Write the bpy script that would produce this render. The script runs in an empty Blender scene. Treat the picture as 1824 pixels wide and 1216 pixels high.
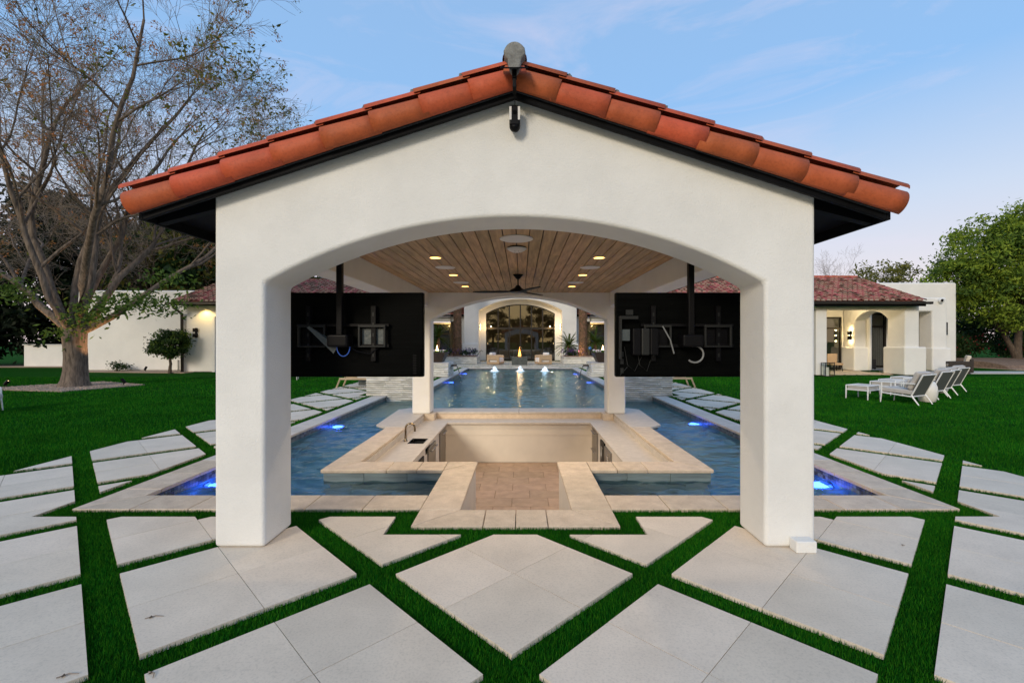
import bpy, bmesh, math, random
import numpy as np
from mathutils import Vector, Matrix
R = math.radians
SC = bpy.context.scene
COL = SC.collection
rnd = random.Random(7)

# ---------------------------------------------------------------- camera
cam_d = bpy.data.cameras.new('camera')
cam = bpy.data.objects.new('camera', cam_d)
COL.objects.link(cam)
CAMX, CAMZ, F = 0.05, 1.70, 816.0
cam.location = (CAMX, 0, CAMZ)
cam.rotation_euler = (R(90), 0, 0)
cam_d.sensor_width = 36.0
cam_d.lens = F / 1824 * 36
cam_d.shift_x = -16 / 1824
cam_d.shift_y = -2 / 1824
cam_d.clip_start = 0.05
cam_d.clip_end = 2000
SC.camera = cam

# ---------------------------------------------------------------- sky, sun, exposure
SUN_EL, SUN_AZ = R(22), R(206)          # low evening glow behind the camera, a little to its left
w = bpy.data.worlds.new('World')
SC.world = w
w.use_nodes = True
nt = w.node_tree
nt.nodes.clear()
out = nt.nodes.new('ShaderNodeOutputWorld')
bg = nt.nodes.new('ShaderNodeBackground')
sky = nt.nodes.new('ShaderNodeTexSky')
sky.sky_type = 'NISHITA'
sky.sun_disc = False
sky.sun_elevation = SUN_EL
sky.sun_rotation = SUN_AZ
sky.air_density = 1.0
sky.dust_density = 0.6
sky.ozone_density = 2.0
geo = nt.nodes.new('ShaderNodeTexCoord')
sep = nt.nodes.new('ShaderNodeSeparateXYZ')
nt.links.new(geo.outputs['Generated'], sep.inputs[0])
# evening colour by height above the horizon, all round
ramp = nt.nodes.new('ShaderNodeValToRGB')
els = ramp.color_ramp.elements
els[0].position = 0.0; els[0].color = (0.95, 0.76, 0.76, 1)
els[1].position = 0.75; els[1].color = (0.33, 0.53, 0.84, 1)
e = els.new(0.10); e.color = (0.90, 0.80, 0.82, 1)
e = els.new(0.24); e.color = (0.68, 0.77, 0.92, 1)
e = els.new(0.42); e.color = (0.33, 0.59, 0.96, 1)
nt.links.new(sep.outputs['Z'], ramp.inputs[0])
# thin high cloud wisps
mp = nt.nodes.new('ShaderNodeMapping')
mp.inputs['Scale'].default_value = (1.2, 1.2, 5.0)
mp.inputs['Rotation'].default_value = (0.15, 0.35, 0.3)
nz = nt.nodes.new('ShaderNodeTexNoise')
nz.inputs['Scale'].default_value = 2.2
nz.inputs['Detail'].default_value = 7
nz.inputs['Roughness'].default_value = 0.62
nz.inputs['Distortion'].default_value = 0.9
nt.links.new(geo.outputs['Generated'], mp.inputs[0])
nt.links.new(mp.outputs[0], nz.inputs['Vector'])
cr = nt.nodes.new('ShaderNodeValToRGB')
cr.color_ramp.elements[0].position = 0.52
cr.color_ramp.elements[0].color = (0, 0, 0, 1)
cr.color_ramp.elements[1].position = 0.78
cr.color_ramp.elements[1].color = (0.42, 0.42, 0.42, 1)
nt.links.new(nz.outputs['Fac'], cr.inputs[0])
mixc = nt.nodes.new('ShaderNodeMixRGB')
mixc.inputs[2].default_value = (0.92, 0.80, 0.92, 1)
nt.links.new(cr.outputs[0], mixc.inputs[0])
nt.links.new(ramp.outputs[0], mixc.inputs[1])
SKY_MIX = nt.nodes.new('ShaderNodeMixRGB')
SKY_MIX.inputs[0].default_value = 0.91
scl = nt.nodes.new('ShaderNodeMixRGB')
scl.blend_type = 'MULTIPLY'
scl.inputs[0].default_value = 1.0
scl.inputs[2].default_value = (6.5, 6.6, 6.75, 1)
# afterglow of the set sun low in the west, behind the camera (it shows in the arched glass)
dt = nt.nodes.new('ShaderNodeVectorMath'); dt.operation = 'DOT_PRODUCT'
dt.inputs[1].default_value = (math.sin(SUN_AZ), math.cos(SUN_AZ), 0.0)
nt.links.new(geo.outputs['Generated'], dt.inputs[0])
g1 = nt.nodes.new('ShaderNodeMapRange'); g1.interpolation_type = 'SMOOTHSTEP'
g1.inputs['From Min'].default_value = -0.1; g1.inputs['From Max'].default_value = 0.95
nt.links.new(dt.outputs['Value'], g1.inputs['Value'])
g2 = nt.nodes.new('ShaderNodeMapRange'); g2.interpolation_type = 'SMOOTHSTEP'
g2.inputs['From Min'].default_value = 0.42; g2.inputs['From Max'].default_value = 0.02
nt.links.new(sep.outputs['Z'], g2.inputs['Value'])
gm = nt.nodes.new('ShaderNodeMath'); gm.operation = 'MULTIPLY'
nt.links.new(g1.outputs[0], gm.inputs[0]); nt.links.new(g2.outputs[0], gm.inputs[1])
glow = nt.nodes.new('ShaderNodeMixRGB')
glow.inputs[2].default_value = (1.55, 1.05, 0.42, 1)
nt.links.new(gm.outputs[0], glow.inputs[0])
nt.links.new(mixc.outputs[0], glow.inputs[1])
nt.links.new(glow.outputs[0], scl.inputs[1])
nt.links.new(sky.outputs[0], SKY_MIX.inputs[1])
nt.links.new(scl.outputs[0], SKY_MIX.inputs[2])
nt.links.new(SKY_MIX.outputs[0], bg.inputs['Color'])
bg.inputs['Strength'].default_value = 0.12
nt.links.new(bg.outputs[0], out.inputs[0])

sun_d = bpy.data.lights.new('evening_sun', 'SUN')
sun_d.energy = 1.65
sun_d.angle = R(14)
sun_d.color = (1.0, 0.87, 0.68)
sun = bpy.data.objects.new('evening_sun', sun_d)
COL.objects.link(sun)
sdir = Vector((math.sin(SUN_AZ) * math.cos(SUN_EL), math.cos(SUN_AZ) * math.cos(SUN_EL), math.sin(SUN_EL)))
sun.rotation_euler = (-sdir).to_track_quat('-Z', 'Y').to_euler()
sun.location = sdir * 60

SC.view_settings.view_transform = 'Standard'
SC.view_settings.look = 'None'
SC.view_settings.exposure = 0.28
SC.view_settings.gamma = 1.0
SC.view_settings.use_curve_mapping = False
SC.render.engine = 'CYCLES'
SC.cycles.max_bounces = 8
SC.cycles.transparent_max_bounces = 12
SC.cycles.sample_clamp_indirect = 4.0
SC.cycles.use_denoising = True

# ---------------------------------------------------------------- materials
MATS = {}
def new_mat(name):
    m = bpy.data.materials.new(name)
    m.use_nodes = True
    MATS[name] = m
    return m, m.node_tree, m.node_tree.nodes['Principled BSDF']

def pmat(name, col, rough=0.6, metal=0.0, var=0.0, vscale=3.0, bump=0.0, bscale=60.0, stretch=(1, 1, 1),
         detail=4, emis=None, estr=0.0, island=0.0, spec=0.5, col2=None, vlo=0.35, vhi=0.65, coat=0.0, objrand=0.0, sheen=0.0, speck=0.0, sscale=40):
    m, nt, p = new_mat(name)
    L, N = nt.links, nt.nodes
    p.inputs['Roughness'].default_value = rough
    p.inputs['Metallic'].default_value = metal
    p.inputs['Specular IOR Level'].default_value = spec
    p.inputs['Coat Weight'].default_value = coat
    p.inputs['Sheen Weight'].default_value = sheen
    tc = N.new('ShaderNodeTexCoord')
    mpn = N.new('ShaderNodeMapping')
    mpn.inputs['Scale'].default_value = stretch
    if objrand > 0:
        # every piece is cut from another bit of the pattern
        oj = N.new('ShaderNodeObjectInfo')
        vm = N.new('ShaderNodeVectorMath'); vm.operation = 'MULTIPLY_ADD'
        cb = N.new('ShaderNodeCombineXYZ')
        for q_ in range(3): L.new(oj.outputs['Random'], cb.inputs[q_])
        vm.inputs[1].default_value = (37, 53, 29)
        L.new(cb.outputs[0], vm.inputs[0]); L.new(tc.outputs['Object'], vm.inputs[2])
        L.new(vm.outputs[0], mpn.inputs[0])
    else:
        L.new(tc.outputs['Object'], mpn.inputs[0])
    c = None
    if speck > 0:
        ns = N.new('ShaderNodeTexNoise'); ns.inputs['Scale'].default_value = sscale; ns.inputs['Detail'].default_value = 6; ns.inputs['Roughness'].default_value = 0.7
        L.new(mpn.outputs[0], ns.inputs['Vector'])
        rs = N.new('ShaderNodeValToRGB')
        rs.color_ramp.elements[0].position = 0.32; rs.color_ramp.elements[0].color = (1 - speck, 1 - speck, 1 - speck, 1)
        rs.color_ramp.elements[1].position = 0.52; rs.color_ramp.elements[1].color = (1, 1, 1, 1)
        L.new(ns.outputs['Fac'], rs.inputs[0])
    if var > 0 or col2:
        n = N.new('ShaderNodeTexNoise')
        n.inputs['Scale'].default_value = vscale
        n.inputs['Detail'].default_value = detail
        n.inputs['Roughness'].default_value = 0.6
        L.new(mpn.outputs[0], n.inputs['Vector'])
        r = N.new('ShaderNodeValToRGB')
        r.color_ramp.elements[0].position = vlo
        r.color_ramp.elements[1].position = vhi
        a = [max(0, x * (1 - var)) for x in col[:3]] + [1]
        b = (list(col2[:3]) + [1]) if col2 else [min(1, x * (1 + var)) for x in col[:3]] + [1]
        r.color_ramp.elements[0].color = a
        r.color_ramp.elements[1].color = b
        L.new(n.outputs['Fac'], r.inputs[0])
        c = r.outputs[0]
    if island > 0 or objrand > 0:
        hs = N.new('ShaderNodeHueSaturation')
        if island > 0:
            g = N.new('ShaderNodeNewGeometry')
            src = g.outputs['Random Per Island']
            amt = island
        else:
            oi = N.new('ShaderNodeObjectInfo')
            src = oi.outputs['Random']
            amt = objrand
        mr = N.new('ShaderNodeMapRange')
        mr.inputs['To Min'].default_value = 1 - amt
        mr.inputs['To Max'].default_value = 1 + amt
        L.new(src, mr.inputs['Value'])
        L.new(mr.outputs[0], hs.inputs['Value'])
        mr2 = N.new('ShaderNodeMapRange')
        mr2.inputs['To Min'].default_value = 0.5 + amt * 0.05
        mr2.inputs['To Max'].default_value = 0.5 - amt * 0.05
        L.new(src, mr2.inputs['Value'])
        L.new(mr2.outputs[0], hs.inputs['Hue'])
        if c is not None:
            L.new(c, hs.inputs['Color'])
        else:
            hs.inputs['Color'].default_value = (*col[:3], 1)
        c = hs.outputs[0]
    if speck > 0 and c is not None:
        ml = N.new('ShaderNodeMixRGB'); ml.blend_type = 'MULTIPLY'; ml.inputs[0].default_value = 1.0
        L.new(c, ml.inputs[1]); L.new(rs.outputs[0], ml.inputs[2])
        c = ml.outputs[0]
    if c is not None:
        L.new(c, p.inputs['Base Color'])
    else:
        p.inputs['Base Color'].default_value = (*col[:3], 1)
    if bump > 0:
        n2 = N.new('ShaderNodeTexNoise')
        n2.inputs['Scale'].default_value = bscale
        n2.inputs['Detail'].default_value = 5
        L.new(mpn.outputs[0], n2.inputs['Vector'])
        b = N.new('ShaderNodeBump')
        b.inputs['Strength'].default_value = bump
        b.inputs['Distance'].default_value = 0.01
        L.new(n2.outputs['Fac'], b.inputs['Height'])
        L.new(b.outputs[0], p.inputs['Normal'])
    if emis:
        p.inputs['Emission Color'].default_value = (*emis, 1)
        p.inputs['Emission Strength'].default_value = estr
    return m

pmat('stucco', (0.725, 0.72, 0.695), 0.92, var=0.05, vscale=1.6, bump=0.5, bscale=75, spec=0.2, detail=8)
pmat('stucco_house', (0.74, 0.73, 0.70), 0.92, var=0.05, vscale=0.7, bump=0.5, bscale=40, spec=0.2, detail=8)
pmat('terracotta', (0.45, 0.092, 0.032), 0.62, speck=0.2, sscale=45, var=0.14, vscale=5, bump=0.25, bscale=70, objrand=0.13, spec=0.35, detail=9)
pmat('terracotta_field', (0.36, 0.075, 0.03), 0.7, var=0.25, vscale=5, bump=0.2, bscale=50, island=0.3, spec=0.3)
pmat('terracotta_old', (0.25, 0.066, 0.036), 0.75, var=0.35, vscale=2.6, bump=0.2, bscale=30, island=0.5, col2=(0.38, 0.14, 0.08), vlo=0.3, vhi=0.8)
pmat('mortar', (0.20, 0.20, 0.19), 0.95, var=0.25, vscale=20, bump=0.8, bscale=40)
pmat('mortar_pale', (0.44, 0.36, 0.31), 0.95, var=0.2, vscale=20)
pmat('black_paint', (0.0035, 0.004, 0.0055), 0.6, spec=0.1, var=0.3, vscale=5, bump=0.1, bscale=30)
pmat('underlay', (0.03, 0.034, 0.04), 0.9, var=0.4, vscale=60, bump=0.6, bscale=120)
pmat('black_plastic', (0.0035, 0.0035, 0.0045), 0.42, spec=0.12, bump=0.05, bscale=200)
pmat('tv_back', (0.0022, 0.0025, 0.0025), 0.4, spec=0.025, var=0.3, vscale=2, bump=0.12, bscale=40, stretch=(1, 1, 18))
pmat('black_metal', (0.004, 0.004, 0.005), 0.4, spec=0.12)
pmat('bronze', (0.020, 0.017, 0.014), 0.45, metal=0.4, var=0.2, vscale=8)
pmat('steel', (0.30, 0.29, 0.28), 0.34, metal=1.0, var=0.08, vscale=3, stretch=(1, 1, 30), bump=0.03, bscale=40)
pmat('dull_metal', (0.014, 0.015, 0.015), 0.4, spec=0.25)
pmat('tap_metal', (0.22, 0.17, 0.11), 0.28, metal=1.0)
pmat('white_plastic', (0.62, 0.60, 0.57), 0.5)
pmat('travertine', (0.56, 0.455, 0.345), 0.55, speck=0.22, sscale=70, var=0.13, vscale=7, bump=0.16, bscale=55, objrand=0.06, detail=10, col2=(0.66, 0.55, 0.43), vlo=0.3, vhi=0.7)
pmat('limestone', (0.50, 0.455, 0.405), 0.5, var=0.08, vscale=9, bump=0.06, bscale=60, detail=9)
pmat('pale_coping', (0.56, 0.52, 0.475), 0.6, speck=0.2, sscale=70, var=0.09, vscale=7, bump=0.12, bscale=55, objrand=0.05, detail=9)
pmat('stack_stone', (0.60, 0.585, 0.53), 0.75, var=0.22, vscale=6, bump=0.5, bscale=24, stretch=(0.5, 0.5, 2), objrand=0.16, detail=8)
pmat('bar_floor', (0.37, 0.265, 0.19), 0.6, var=0.14, vscale=6, bump=0.12, bscale=50, objrand=0.08, detail=8)
pmat('grout', (0.24, 0.18, 0.13), 0.95)
pmat('sub_base', (0.055, 0.05, 0.042), 0.98, var=0.3, vscale=30, bump=0.3, bscale=120)
pmat('gravel', (0.33, 0.25, 0.19), 0.95, var=0.4, vscale=55, bump=1.0, bscale=70)
pmat('pebble', (0.38, 0.29, 0.22), 0.9, island=0.4)
pmat('soil', (0.20, 0.13, 0.09), 0.98, var=0.3, vscale=9, bump=0.8, bscale=30)
pmat('concrete', (0.48, 0.47, 0.45), 0.8, var=0.07, vscale=4, bump=0.1, bscale=60)
pmat('grass_blade', (0.013, 0.112, 0.005), 0.8, island=0.45, var=0.25, vscale=0.9, spec=0.04)
pmat('turf', (0.007, 0.062, 0.004), 0.95, var=0.45, vscale=40, bump=0.9, bscale=220, spec=0.02, detail=6)
pmat('plaster', (0.17, 0.36, 0.36), 0.8, var=0.12, vscale=2)
pmat('mosaic', (0.06, 0.075, 0.10), 0.3, objrand=0.3)
pmat('ledge_stone', (0.16, 0.21, 0.22), 0.55, var=0.25, vscale=5, bump=0.15, bscale=40, stretch=(0.3, 1, 3), objrand=0.1)
pmat('wall_plaster', (0.62, 0.565, 0.49), 0.85, var=0.05, vscale=2, bump=0.12, bscale=80)
pmat('ceiling_dark', (0.03, 0.02, 0.015), 0.9)
pmat('white_metal', (0.78, 0.78, 0.77), 0.4)
pmat('mesh_sling', (0.085, 0.095, 0.087), 0.8, bump=0.3, bscale=200)
pmat('cushion_grey', (0.46, 0.43, 0.40), 0.95, var=0.06, vscale=6, bump=0.3, bscale=220, sheen=0.2)
pmat('cushion_cream', (0.62, 0.56, 0.48), 0.95, var=0.06, vscale=6, bump=0.3, bscale=220)
pmat('cushion_white', (0.78, 0.76, 0.74), 0.95, var=0.04, vscale=6, bump=0.2, bscale=200)
pmat('ceramic', (0.76, 0.745, 0.70), 0.22, coat=0.4)
pmat('wicker_dark', (0.028, 0.021, 0.018), 0.7, var=0.4, vscale=60, bump=0.8, bscale=90, stretch=(1, 1, 3))
pmat('wicker_tan', (0.44, 0.31, 0.19), 0.75, var=0.25, vscale=30, bump=0.6, bscale=60, stretch=(1, 1, 3))
pmat('teak', (0.46, 0.35, 0.22), 0.7, var=0.15, vscale=8, stretch=(0.2, 1, 1))
pmat('fire_stone', (0.055, 0.065, 0.06), 0.6, var=0.25, vscale=7, bump=0.2, bscale=40)
pmat('bowl_bronze', (0.045, 0.030, 0.022), 0.5, metal=0.3, var=0.25, vscale=6)
pmat('bark_ash', (0.115, 0.085, 0.064), 0.95, var=0.45, vscale=6, bump=1.0, bscale=14, stretch=(2.4, 2.4, 0.45), detail=9, col2=(0.20, 0.155, 0.12))
pmat('twig', (0.24, 0.195, 0.155), 0.9, island=0.4)
pmat('bark_dark', (0.085, 0.062, 0.045), 0.95, var=0.4, vscale=6, bump=0.9, bscale=18, stretch=(2, 2, 0.5))
pmat('palm_bark', (0.19, 0.115, 0.07), 0.95, var=0.35, vscale=8, bump=0.6, bscale=30, island=0.3)
def leafmat(name, col, isl=0.4):
    m = pmat(name, col, 0.65, island=isl, spec=0.25)
    nt = m.node_tree
    p = nt.nodes['Principled BSDF']
    tl = nt.nodes.new('ShaderNodeBsdfTranslucent')
    lk = p.inputs['Base Color'].links
    if lk: nt.links.new(lk[0].from_socket, tl.inputs['Color'])
    mx = nt.nodes.new('ShaderNodeMixShader')
    mx.inputs[0].default_value = 0.4
    nt.links.new(p.outputs[0], mx.inputs[1]); nt.links.new(tl.outputs[0], mx.inputs[2])
    nt.links.new(mx.outputs[0], nt.nodes['Material Output'].inputs['Surface'])
    return m
leafmat('leaf_green', (0.085, 0.15, 0.024))
leafmat('leaf_bright', (0.21, 0.30, 0.032))
leafmat('leaf_deep', (0.022, 0.055, 0.014))
leafmat('leaf_dark', (0.010, 0.020, 0.008))
leafmat('leaf_olive', (0.15, 0.155, 0.03))
leafmat('leaf_tan', (0.42, 0.20, 0.065))
leafmat('leaf_palm', (0.075, 0.12, 0.018))
leafmat('petal_purple', (0.16, 0.07, 0.26))
leafmat('petal_white', (0.72, 0.66, 0.70), 0.15)
leafmat('petal_red', (0.30, 0.018, 0.03))
pmat('gazing_glass', (0.03, 0.14, 0.38), 0.08, coat=1.0)
pmat('curtain', (0.22, 0.26, 0.25), 0.9)
pmat('room_wall', (0.30, 0.24, 0.15), 0.9)
pmat('room_dark', (0.05, 0.045, 0.04), 0.9)
pmat('art_dark', (0.10, 0.06, 0.045), 0.6, var=0.6, vscale=5)

def emit(name, col, s):
    m, nt, p = new_mat(name)
    p.inputs['Base Color'].default_value = (*col, 1)
    p.inputs['Emission Color'].default_value = (*col, 1)
    p.inputs['Emission Strength'].default_value = s
    return m
emit('lamp_warm', (1.0, 0.52, 0.12), 4.5)
emit('lamp_sconce', (1.0, 0.78, 0.38), 6)
emit('flame', (1.0, 0.42, 0.08), 3.5)
emit('lamp_blue', (0.02, 0.07, 1.0), 7)
emit('lamp_pale_blue', (0.55, 0.75, 1.0), 9)
emit('candle_flame', (1.0, 0.66, 0.3), 8)

# procedural wood for the ceiling boards
m = pmat('plank_wood', (0.37, 0.245, 0.125), 0.65, var=0.28, vscale=5, stretch=(5, 0.35, 1), bump=0.15, bscale=18, objrand=0.14, detail=9)
# porcelain paving with faint bands, each paver slightly different
m = pmat('paver', (0.69, 0.60, 0.49), 0.66, var=0.10, vscale=2.2, speck=0.18, sscale=70, bump=0.05, bscale=120, objrand=0.055, detail=10, vlo=0.3, vhi=0.7)

def water_mat():
    m, nt, p = new_mat('pool_water')
    N, L = nt.nodes, nt.links
    N.remove(p)
    o = N['Material Output']
    g = N.new('ShaderNodeBsdfGlass')
    g.inputs['IOR'].default_value = 1.5
    g.inputs['Roughness'].default_value = 0.03
    g.inputs['Color'].default_value = (0.74, 0.90, 0.94, 1)
    tc = N.new('ShaderNodeTexCoord')
    n2 = N.new('ShaderNodeTexNoise')
    n2.inputs['Scale'].default_value = 14
    n2.inputs['Detail'].default_value = 3
    b = N.new('ShaderNodeBump')
    b.inputs['Strength'].default_value = 0.35
    b.inputs['Distance'].default_value = 0.03
    L.new(tc.outputs['Object'], n2.inputs['Vector'])
    L.new(n2.outputs['Fac'], b.inputs['Height'])
    L.new(b.outputs[0], g.inputs['Normal'])
    L.new(g.outputs[0], o.inputs['Surface'])
water_mat()

def glass_mat(name, tint, ior):
    m, nt, p = new_mat(name)
    N, L = nt.nodes, nt.links
    N.remove(p)
    o = N['Material Output']
    tr = N.new('ShaderNodeBsdfTransparent')
    tr.inputs[0].default_value = (*tint, 1)
    gl = N.new('ShaderNodeBsdfGlossy')
    gl.inputs['Roughness'].default_value = 0.01
    fr = N.new('ShaderNodeFresnel')
    fr.inputs['IOR'].default_value = ior
    mx = N.new('ShaderNodeMixShader')
    L.new(fr.outputs[0], mx.inputs[0])
    L.new(tr.outputs[0], mx.inputs[1])
    L.new(gl.outputs[0], mx.inputs[2])
    L.new(mx.outputs[0], o.inputs['Surface'])
glass_mat('window_glass', (0.45, 0.47, 0.45), 2.3)
glass_mat('clear_glass', (0.85, 0.9, 0.88), 1.5)
glass_mat('falling_water', (0.80, 0.88, 0.92), 1.6)
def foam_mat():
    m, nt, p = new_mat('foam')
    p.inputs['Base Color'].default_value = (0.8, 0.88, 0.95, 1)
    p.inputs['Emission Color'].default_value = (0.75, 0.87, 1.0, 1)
    p.inputs['Emission Strength'].default_value = 0.4  # slight glow put into the foam colour so the spray looks brightly lit
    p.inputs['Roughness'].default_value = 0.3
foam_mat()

# ---------------------------------------------------------------- mesh helpers
WL = {}
class MB:
    def __init__(s):
        s.v = []; s.f = []
    def add(s, vs, fs):
        o = len(s.v)
        s.v += [tuple(p) for p in vs]
        s.f += [tuple(o + i for i in f) for f in fs]
        return s
    def box(s, x0, x1, y0, y1, z0, z1, M=None):
        vs = [Vector(p) for p in ((x0,y0,z0),(x1,y0,z0),(x1,y1,z0),(x0,y1,z0),(x0,y0,z1),(x1,y0,z1),(x1,y1,z1),(x0,y1,z1))]
        if M: vs = [M @ p for p in vs]
        return s.add(vs, [(0,3,2,1),(4,5,6,7),(0,1,5,4),(1,2,6,5),(2,3,7,6),(3,0,4,7)])
    def prism(s, poly, axis, a, b, M=None):
        """poly: 2D outline; axis 'x','y','z' is the extrude axis"""
        def P(p, t):
            if axis == 'y': return Vector((p[0], t, p[1]))
            if axis == 'x': return Vector((t, p[0], p[1]))
            return Vector((p[0], p[1], t))
        n = len(poly)
        vs = [P(p, a) for p in poly] + [P(p, b) for p in poly]
        if M: vs = [M @ p for p in vs]
        fs = [tuple(range(n)), tuple(range(2 * n - 1, n - 1, -1))]
        fs += [(i, n + i, n + (i + 1) % n, (i + 1) % n) for i in range(n)]
        return s.add(vs, fs)
    def tube(s, pts, rad, n=8, cap=True):
        pts = [Vector(p) for p in pts]
        if not hasattr(rad, '__len__'): rad = [rad] * len(pts)
        vs = []; fs = []
        up = None
        for i, p in enumerate(pts):
            d = (pts[min(i + 1, len(pts) - 1)] - pts[max(i - 1, 0)])
            d = d.normalized() if d.length > 1e-9 else Vector((0, 0, 1))
            if up is None:
                up = Vector((0, 0, 1)) if abs(d.z) < 0.9 else Vector((1, 0, 0))
            a = d.cross(up)
            if a.length < 1e-5: a = d.orthogonal()
            a.normalize()
            b = a.cross(d).normalized()
            up = b
            for k in range(n):
                t = 2 * math.pi * k / n
                vs.append(p + a * (math.cos(t) * rad[i]) + b * (math.sin(t) * rad[i]))
        for i in range(len(pts) - 1):
            for k in range(n):
                k2 = (k + 1) % n
                fs.append((i * n + k, i * n + k2, (i + 1) * n + k2, (i + 1) * n + k))
        if cap:
            fs.append(tuple(range(n - 1, -1, -1)))
            fs.append(tuple((len(pts) - 1) * n + k for k in range(n)))
        return s.add(vs, fs)
    def lathe(s, prof, n=20, c=(0, 0, 0), M=None):
        vs = []; fs = []
        for r, z in prof:
            for k in range(n):
                t = 2 * math.pi * k / n
                vs.append(Vector((c[0] + r * math.cos(t), c[1] + r * math.sin(t), c[2] + z)))
        if M: vs = [M @ p for p in vs]
        for i in range(len(prof) - 1):
            for k in range(n):
                k2 = (k + 1) % n
                fs.append((i * n + k, i * n + k2, (i + 1) * n + k2, (i + 1) * n + k))
        fs.append(tuple(range(n - 1, -1, -1)))
        fs.append(tuple((len(prof) - 1) * n + k for k in range(n)))
        return s.add(vs, fs)
    def blob(s, c, r, nseg=10, nring=6, jit=0.0, rng=rnd):
        rx, ry, rz = r if hasattr(r, '__len__') else (r, r, r)
        prof = []
        vs = [Vector((c[0], c[1], c[2] - rz))]
        for i in range(1, nring):
            a = -math.pi / 2 + math.pi * i / nring
            for k in range(nseg):
                t = 2 * math.pi * k / nseg
                j = 1 + rng.uniform(-jit, jit)
                vs.append(Vector((c[0] + rx * math.cos(a) * math.cos(t) * j, c[1] + ry * math.cos(a) * math.sin(t) * j, c[2] + rz * math.sin(a) * j)))
        vs.append(Vector((c[0], c[1], c[2] + rz)))
        fs = []
        for k in range(nseg):
            fs.append((0, 1 + (k + 1) % nseg, 1 + k))
            for i in range(nring - 2):
                a = 1 + i * nseg
                fs.append((a + k, a + (k + 1) % nseg, a + nseg + (k + 1) % nseg, a + nseg + k))
            a = 1 + (nring - 2) * nseg
            fs.append((a + k, a + (k + 1) % nseg, len(vs) - 1))
        return s.add(vs, fs)
    def mesh(s, name, mat, off=None, smooth=False):
        me = bpy.data.meshes.new(name)
        vs = s.v
        if off is not None:
            vs = [(p[0] - off[0], p[1] - off[1], p[2] - off[2]) for p in vs]
        me.from_pydata(vs, [], s.f)
        me.materials.append(MATS[mat])
        if smooth:
            me.polygons.foreach_set('use_smooth', [True] * len(me.polygons))
        me.update()
        return me
    def build(s, name, mat, parent=None, bevel=0.0, seg=2, smooth=False, local=False, angle=35, origin=None):
        off = None
        if parent is not None and not local:
            off = WL.get(parent.name, Vector((0, 0, 0)))
        me = s.mesh(name, mat, off, smooth)
        o = bpy.data.objects.new(name, me)
        COL.objects.link(o)
        if parent is not None:
            o.parent = parent
            if not local: WL[o.name] = off
        if bevel > 0:
            b = o.modifiers.new('bevel', 'BEVEL')
            b.width = bevel; b.segments = seg; b.limit_method = 'ANGLE'; b.angle_limit = R(angle)
            b.harden_normals = False
        return o

def quickmesh(name, verts, faces_flat, nper, mat, parent=None):
    """numpy verts (N,3), faces all with nper corners"""
    me = bpy.data.meshes.new(name)
    nv = len(verts); nf = len(faces_flat) // nper
    me.vertices.add(nv)
    me.vertices.foreach_set('co', np.asarray(verts, dtype=np.float32).ravel())
    me.loops.add(nf * nper)
    me.loops.foreach_set('vertex_index', np.asarray(faces_flat, dtype=np.int32))
    me.polygons.add(nf)
    me.polygons.foreach_set('loop_start', np.arange(nf, dtype=np.int32) * nper)
    me.polygons.foreach_set('loop_total', np.full(nf, nper, dtype=np.int32))
    me.materials.append(MATS[mat])
    me.update(calc_edges=True)
    me.validate()
    o = bpy.data.objects.new(name, me)
    COL.objects.link(o)
    if parent is not None:
        o.parent = parent
    return o

def tag(o, label=None, cat=None, group=None, kind=None):
    if label: o['label'] = label
    if cat: o['category'] = cat
    if group: o['group'] = group
    if kind: o['kind'] = kind
    return o

def thing(name, loc, label, cat, group=None, rz=0.0):
    o = bpy.data.objects.new(name, None)
    o.empty_display_size = 0.2
    COL.objects.link(o)
    o.location = loc
    o.rotation_euler = (0, 0, rz)
    WL[o.name] = Vector(loc)
    return tag(o, label, cat, group)

def struct(name, mb, mat, **k):
    return tag(mb.build(name, mat, **k), kind='structure')

def copy_tree(o, parent=None):
    c = o.copy()
    COL.objects.link(c)
    c.parent = parent
    for ch in list(o.children):
        copy_tree(ch, c)
    return c

def at(px, py, z=0.0):
    """photo pixel on the horizontal plane z -> world point"""
    d = (CAMZ - z) * F / (py - 606.0)
    return Vector((CAMX + (px - 928.0) * d / F, d, z))

def atd(px, py, d):
    return Vector((CAMX + (px - 928.0) * d / F, d, CAMZ - (py - 606.0) * d / F))

def light(name, kind, loc, energy, col, size=0.05, rot=None, spot=None, parent=None, blend=0.6):
    d = bpy.data.lights.new(name, kind)
    d.energy = energy
    d.color = col
    if kind in ('POINT', 'SPOT'):
        d.shadow_soft_size = size
    if kind == 'SPOT':
        d.spot_size = spot; d.spot_blend = blend
    o = bpy.data.objects.new(name, d)
    COL.objects.link(o)
    o.location = Vector(loc) - (WL.get(parent.name, Vector()) if parent else Vector())
    if rot: o.rotation_euler = rot
    if parent: o.parent = parent
    return o

def arc(x0, x1, zs, rise, n=28):
    """points of a segmental arch from (x0,zs) to (x1,zs)"""
    hw = (x1 - x0) / 2; cx = (x0 + x1) / 2
    rad = (hw * hw + rise * rise) / (2 * rise)
    cz = zs + rise - rad
    a = math.asin(hw / rad)
    return [(cx + rad * math.sin(t), cz + rad * math.cos(t)) for t in [(-a + 2 * a * i / n) for i in range(n + 1)]]
# ================================================================ THE SETTING
# plan dimensions (metres). Y runs away from the camera.
PX, PY0, PY1 = 4.10, 5.015, 14.1        # wide pool: half width, front, back
QX, QY1 = 3.22, 28.3                    # long pool beyond
CW = 0.39                               # coping width
BX, BY0, BY1 = 2.587, 6.016, 11.52      # bar island (outer edge of its stone rim)
EX, EY0 = 0.965, 4.196                  # entry to the bar (outer), its front
DXL, DXR = -6.57, 6.32                  # edges of the paved deck
WZ = -0.15                              # water level
FLOOR = -1.06                           # floor of the sunken bar

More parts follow.
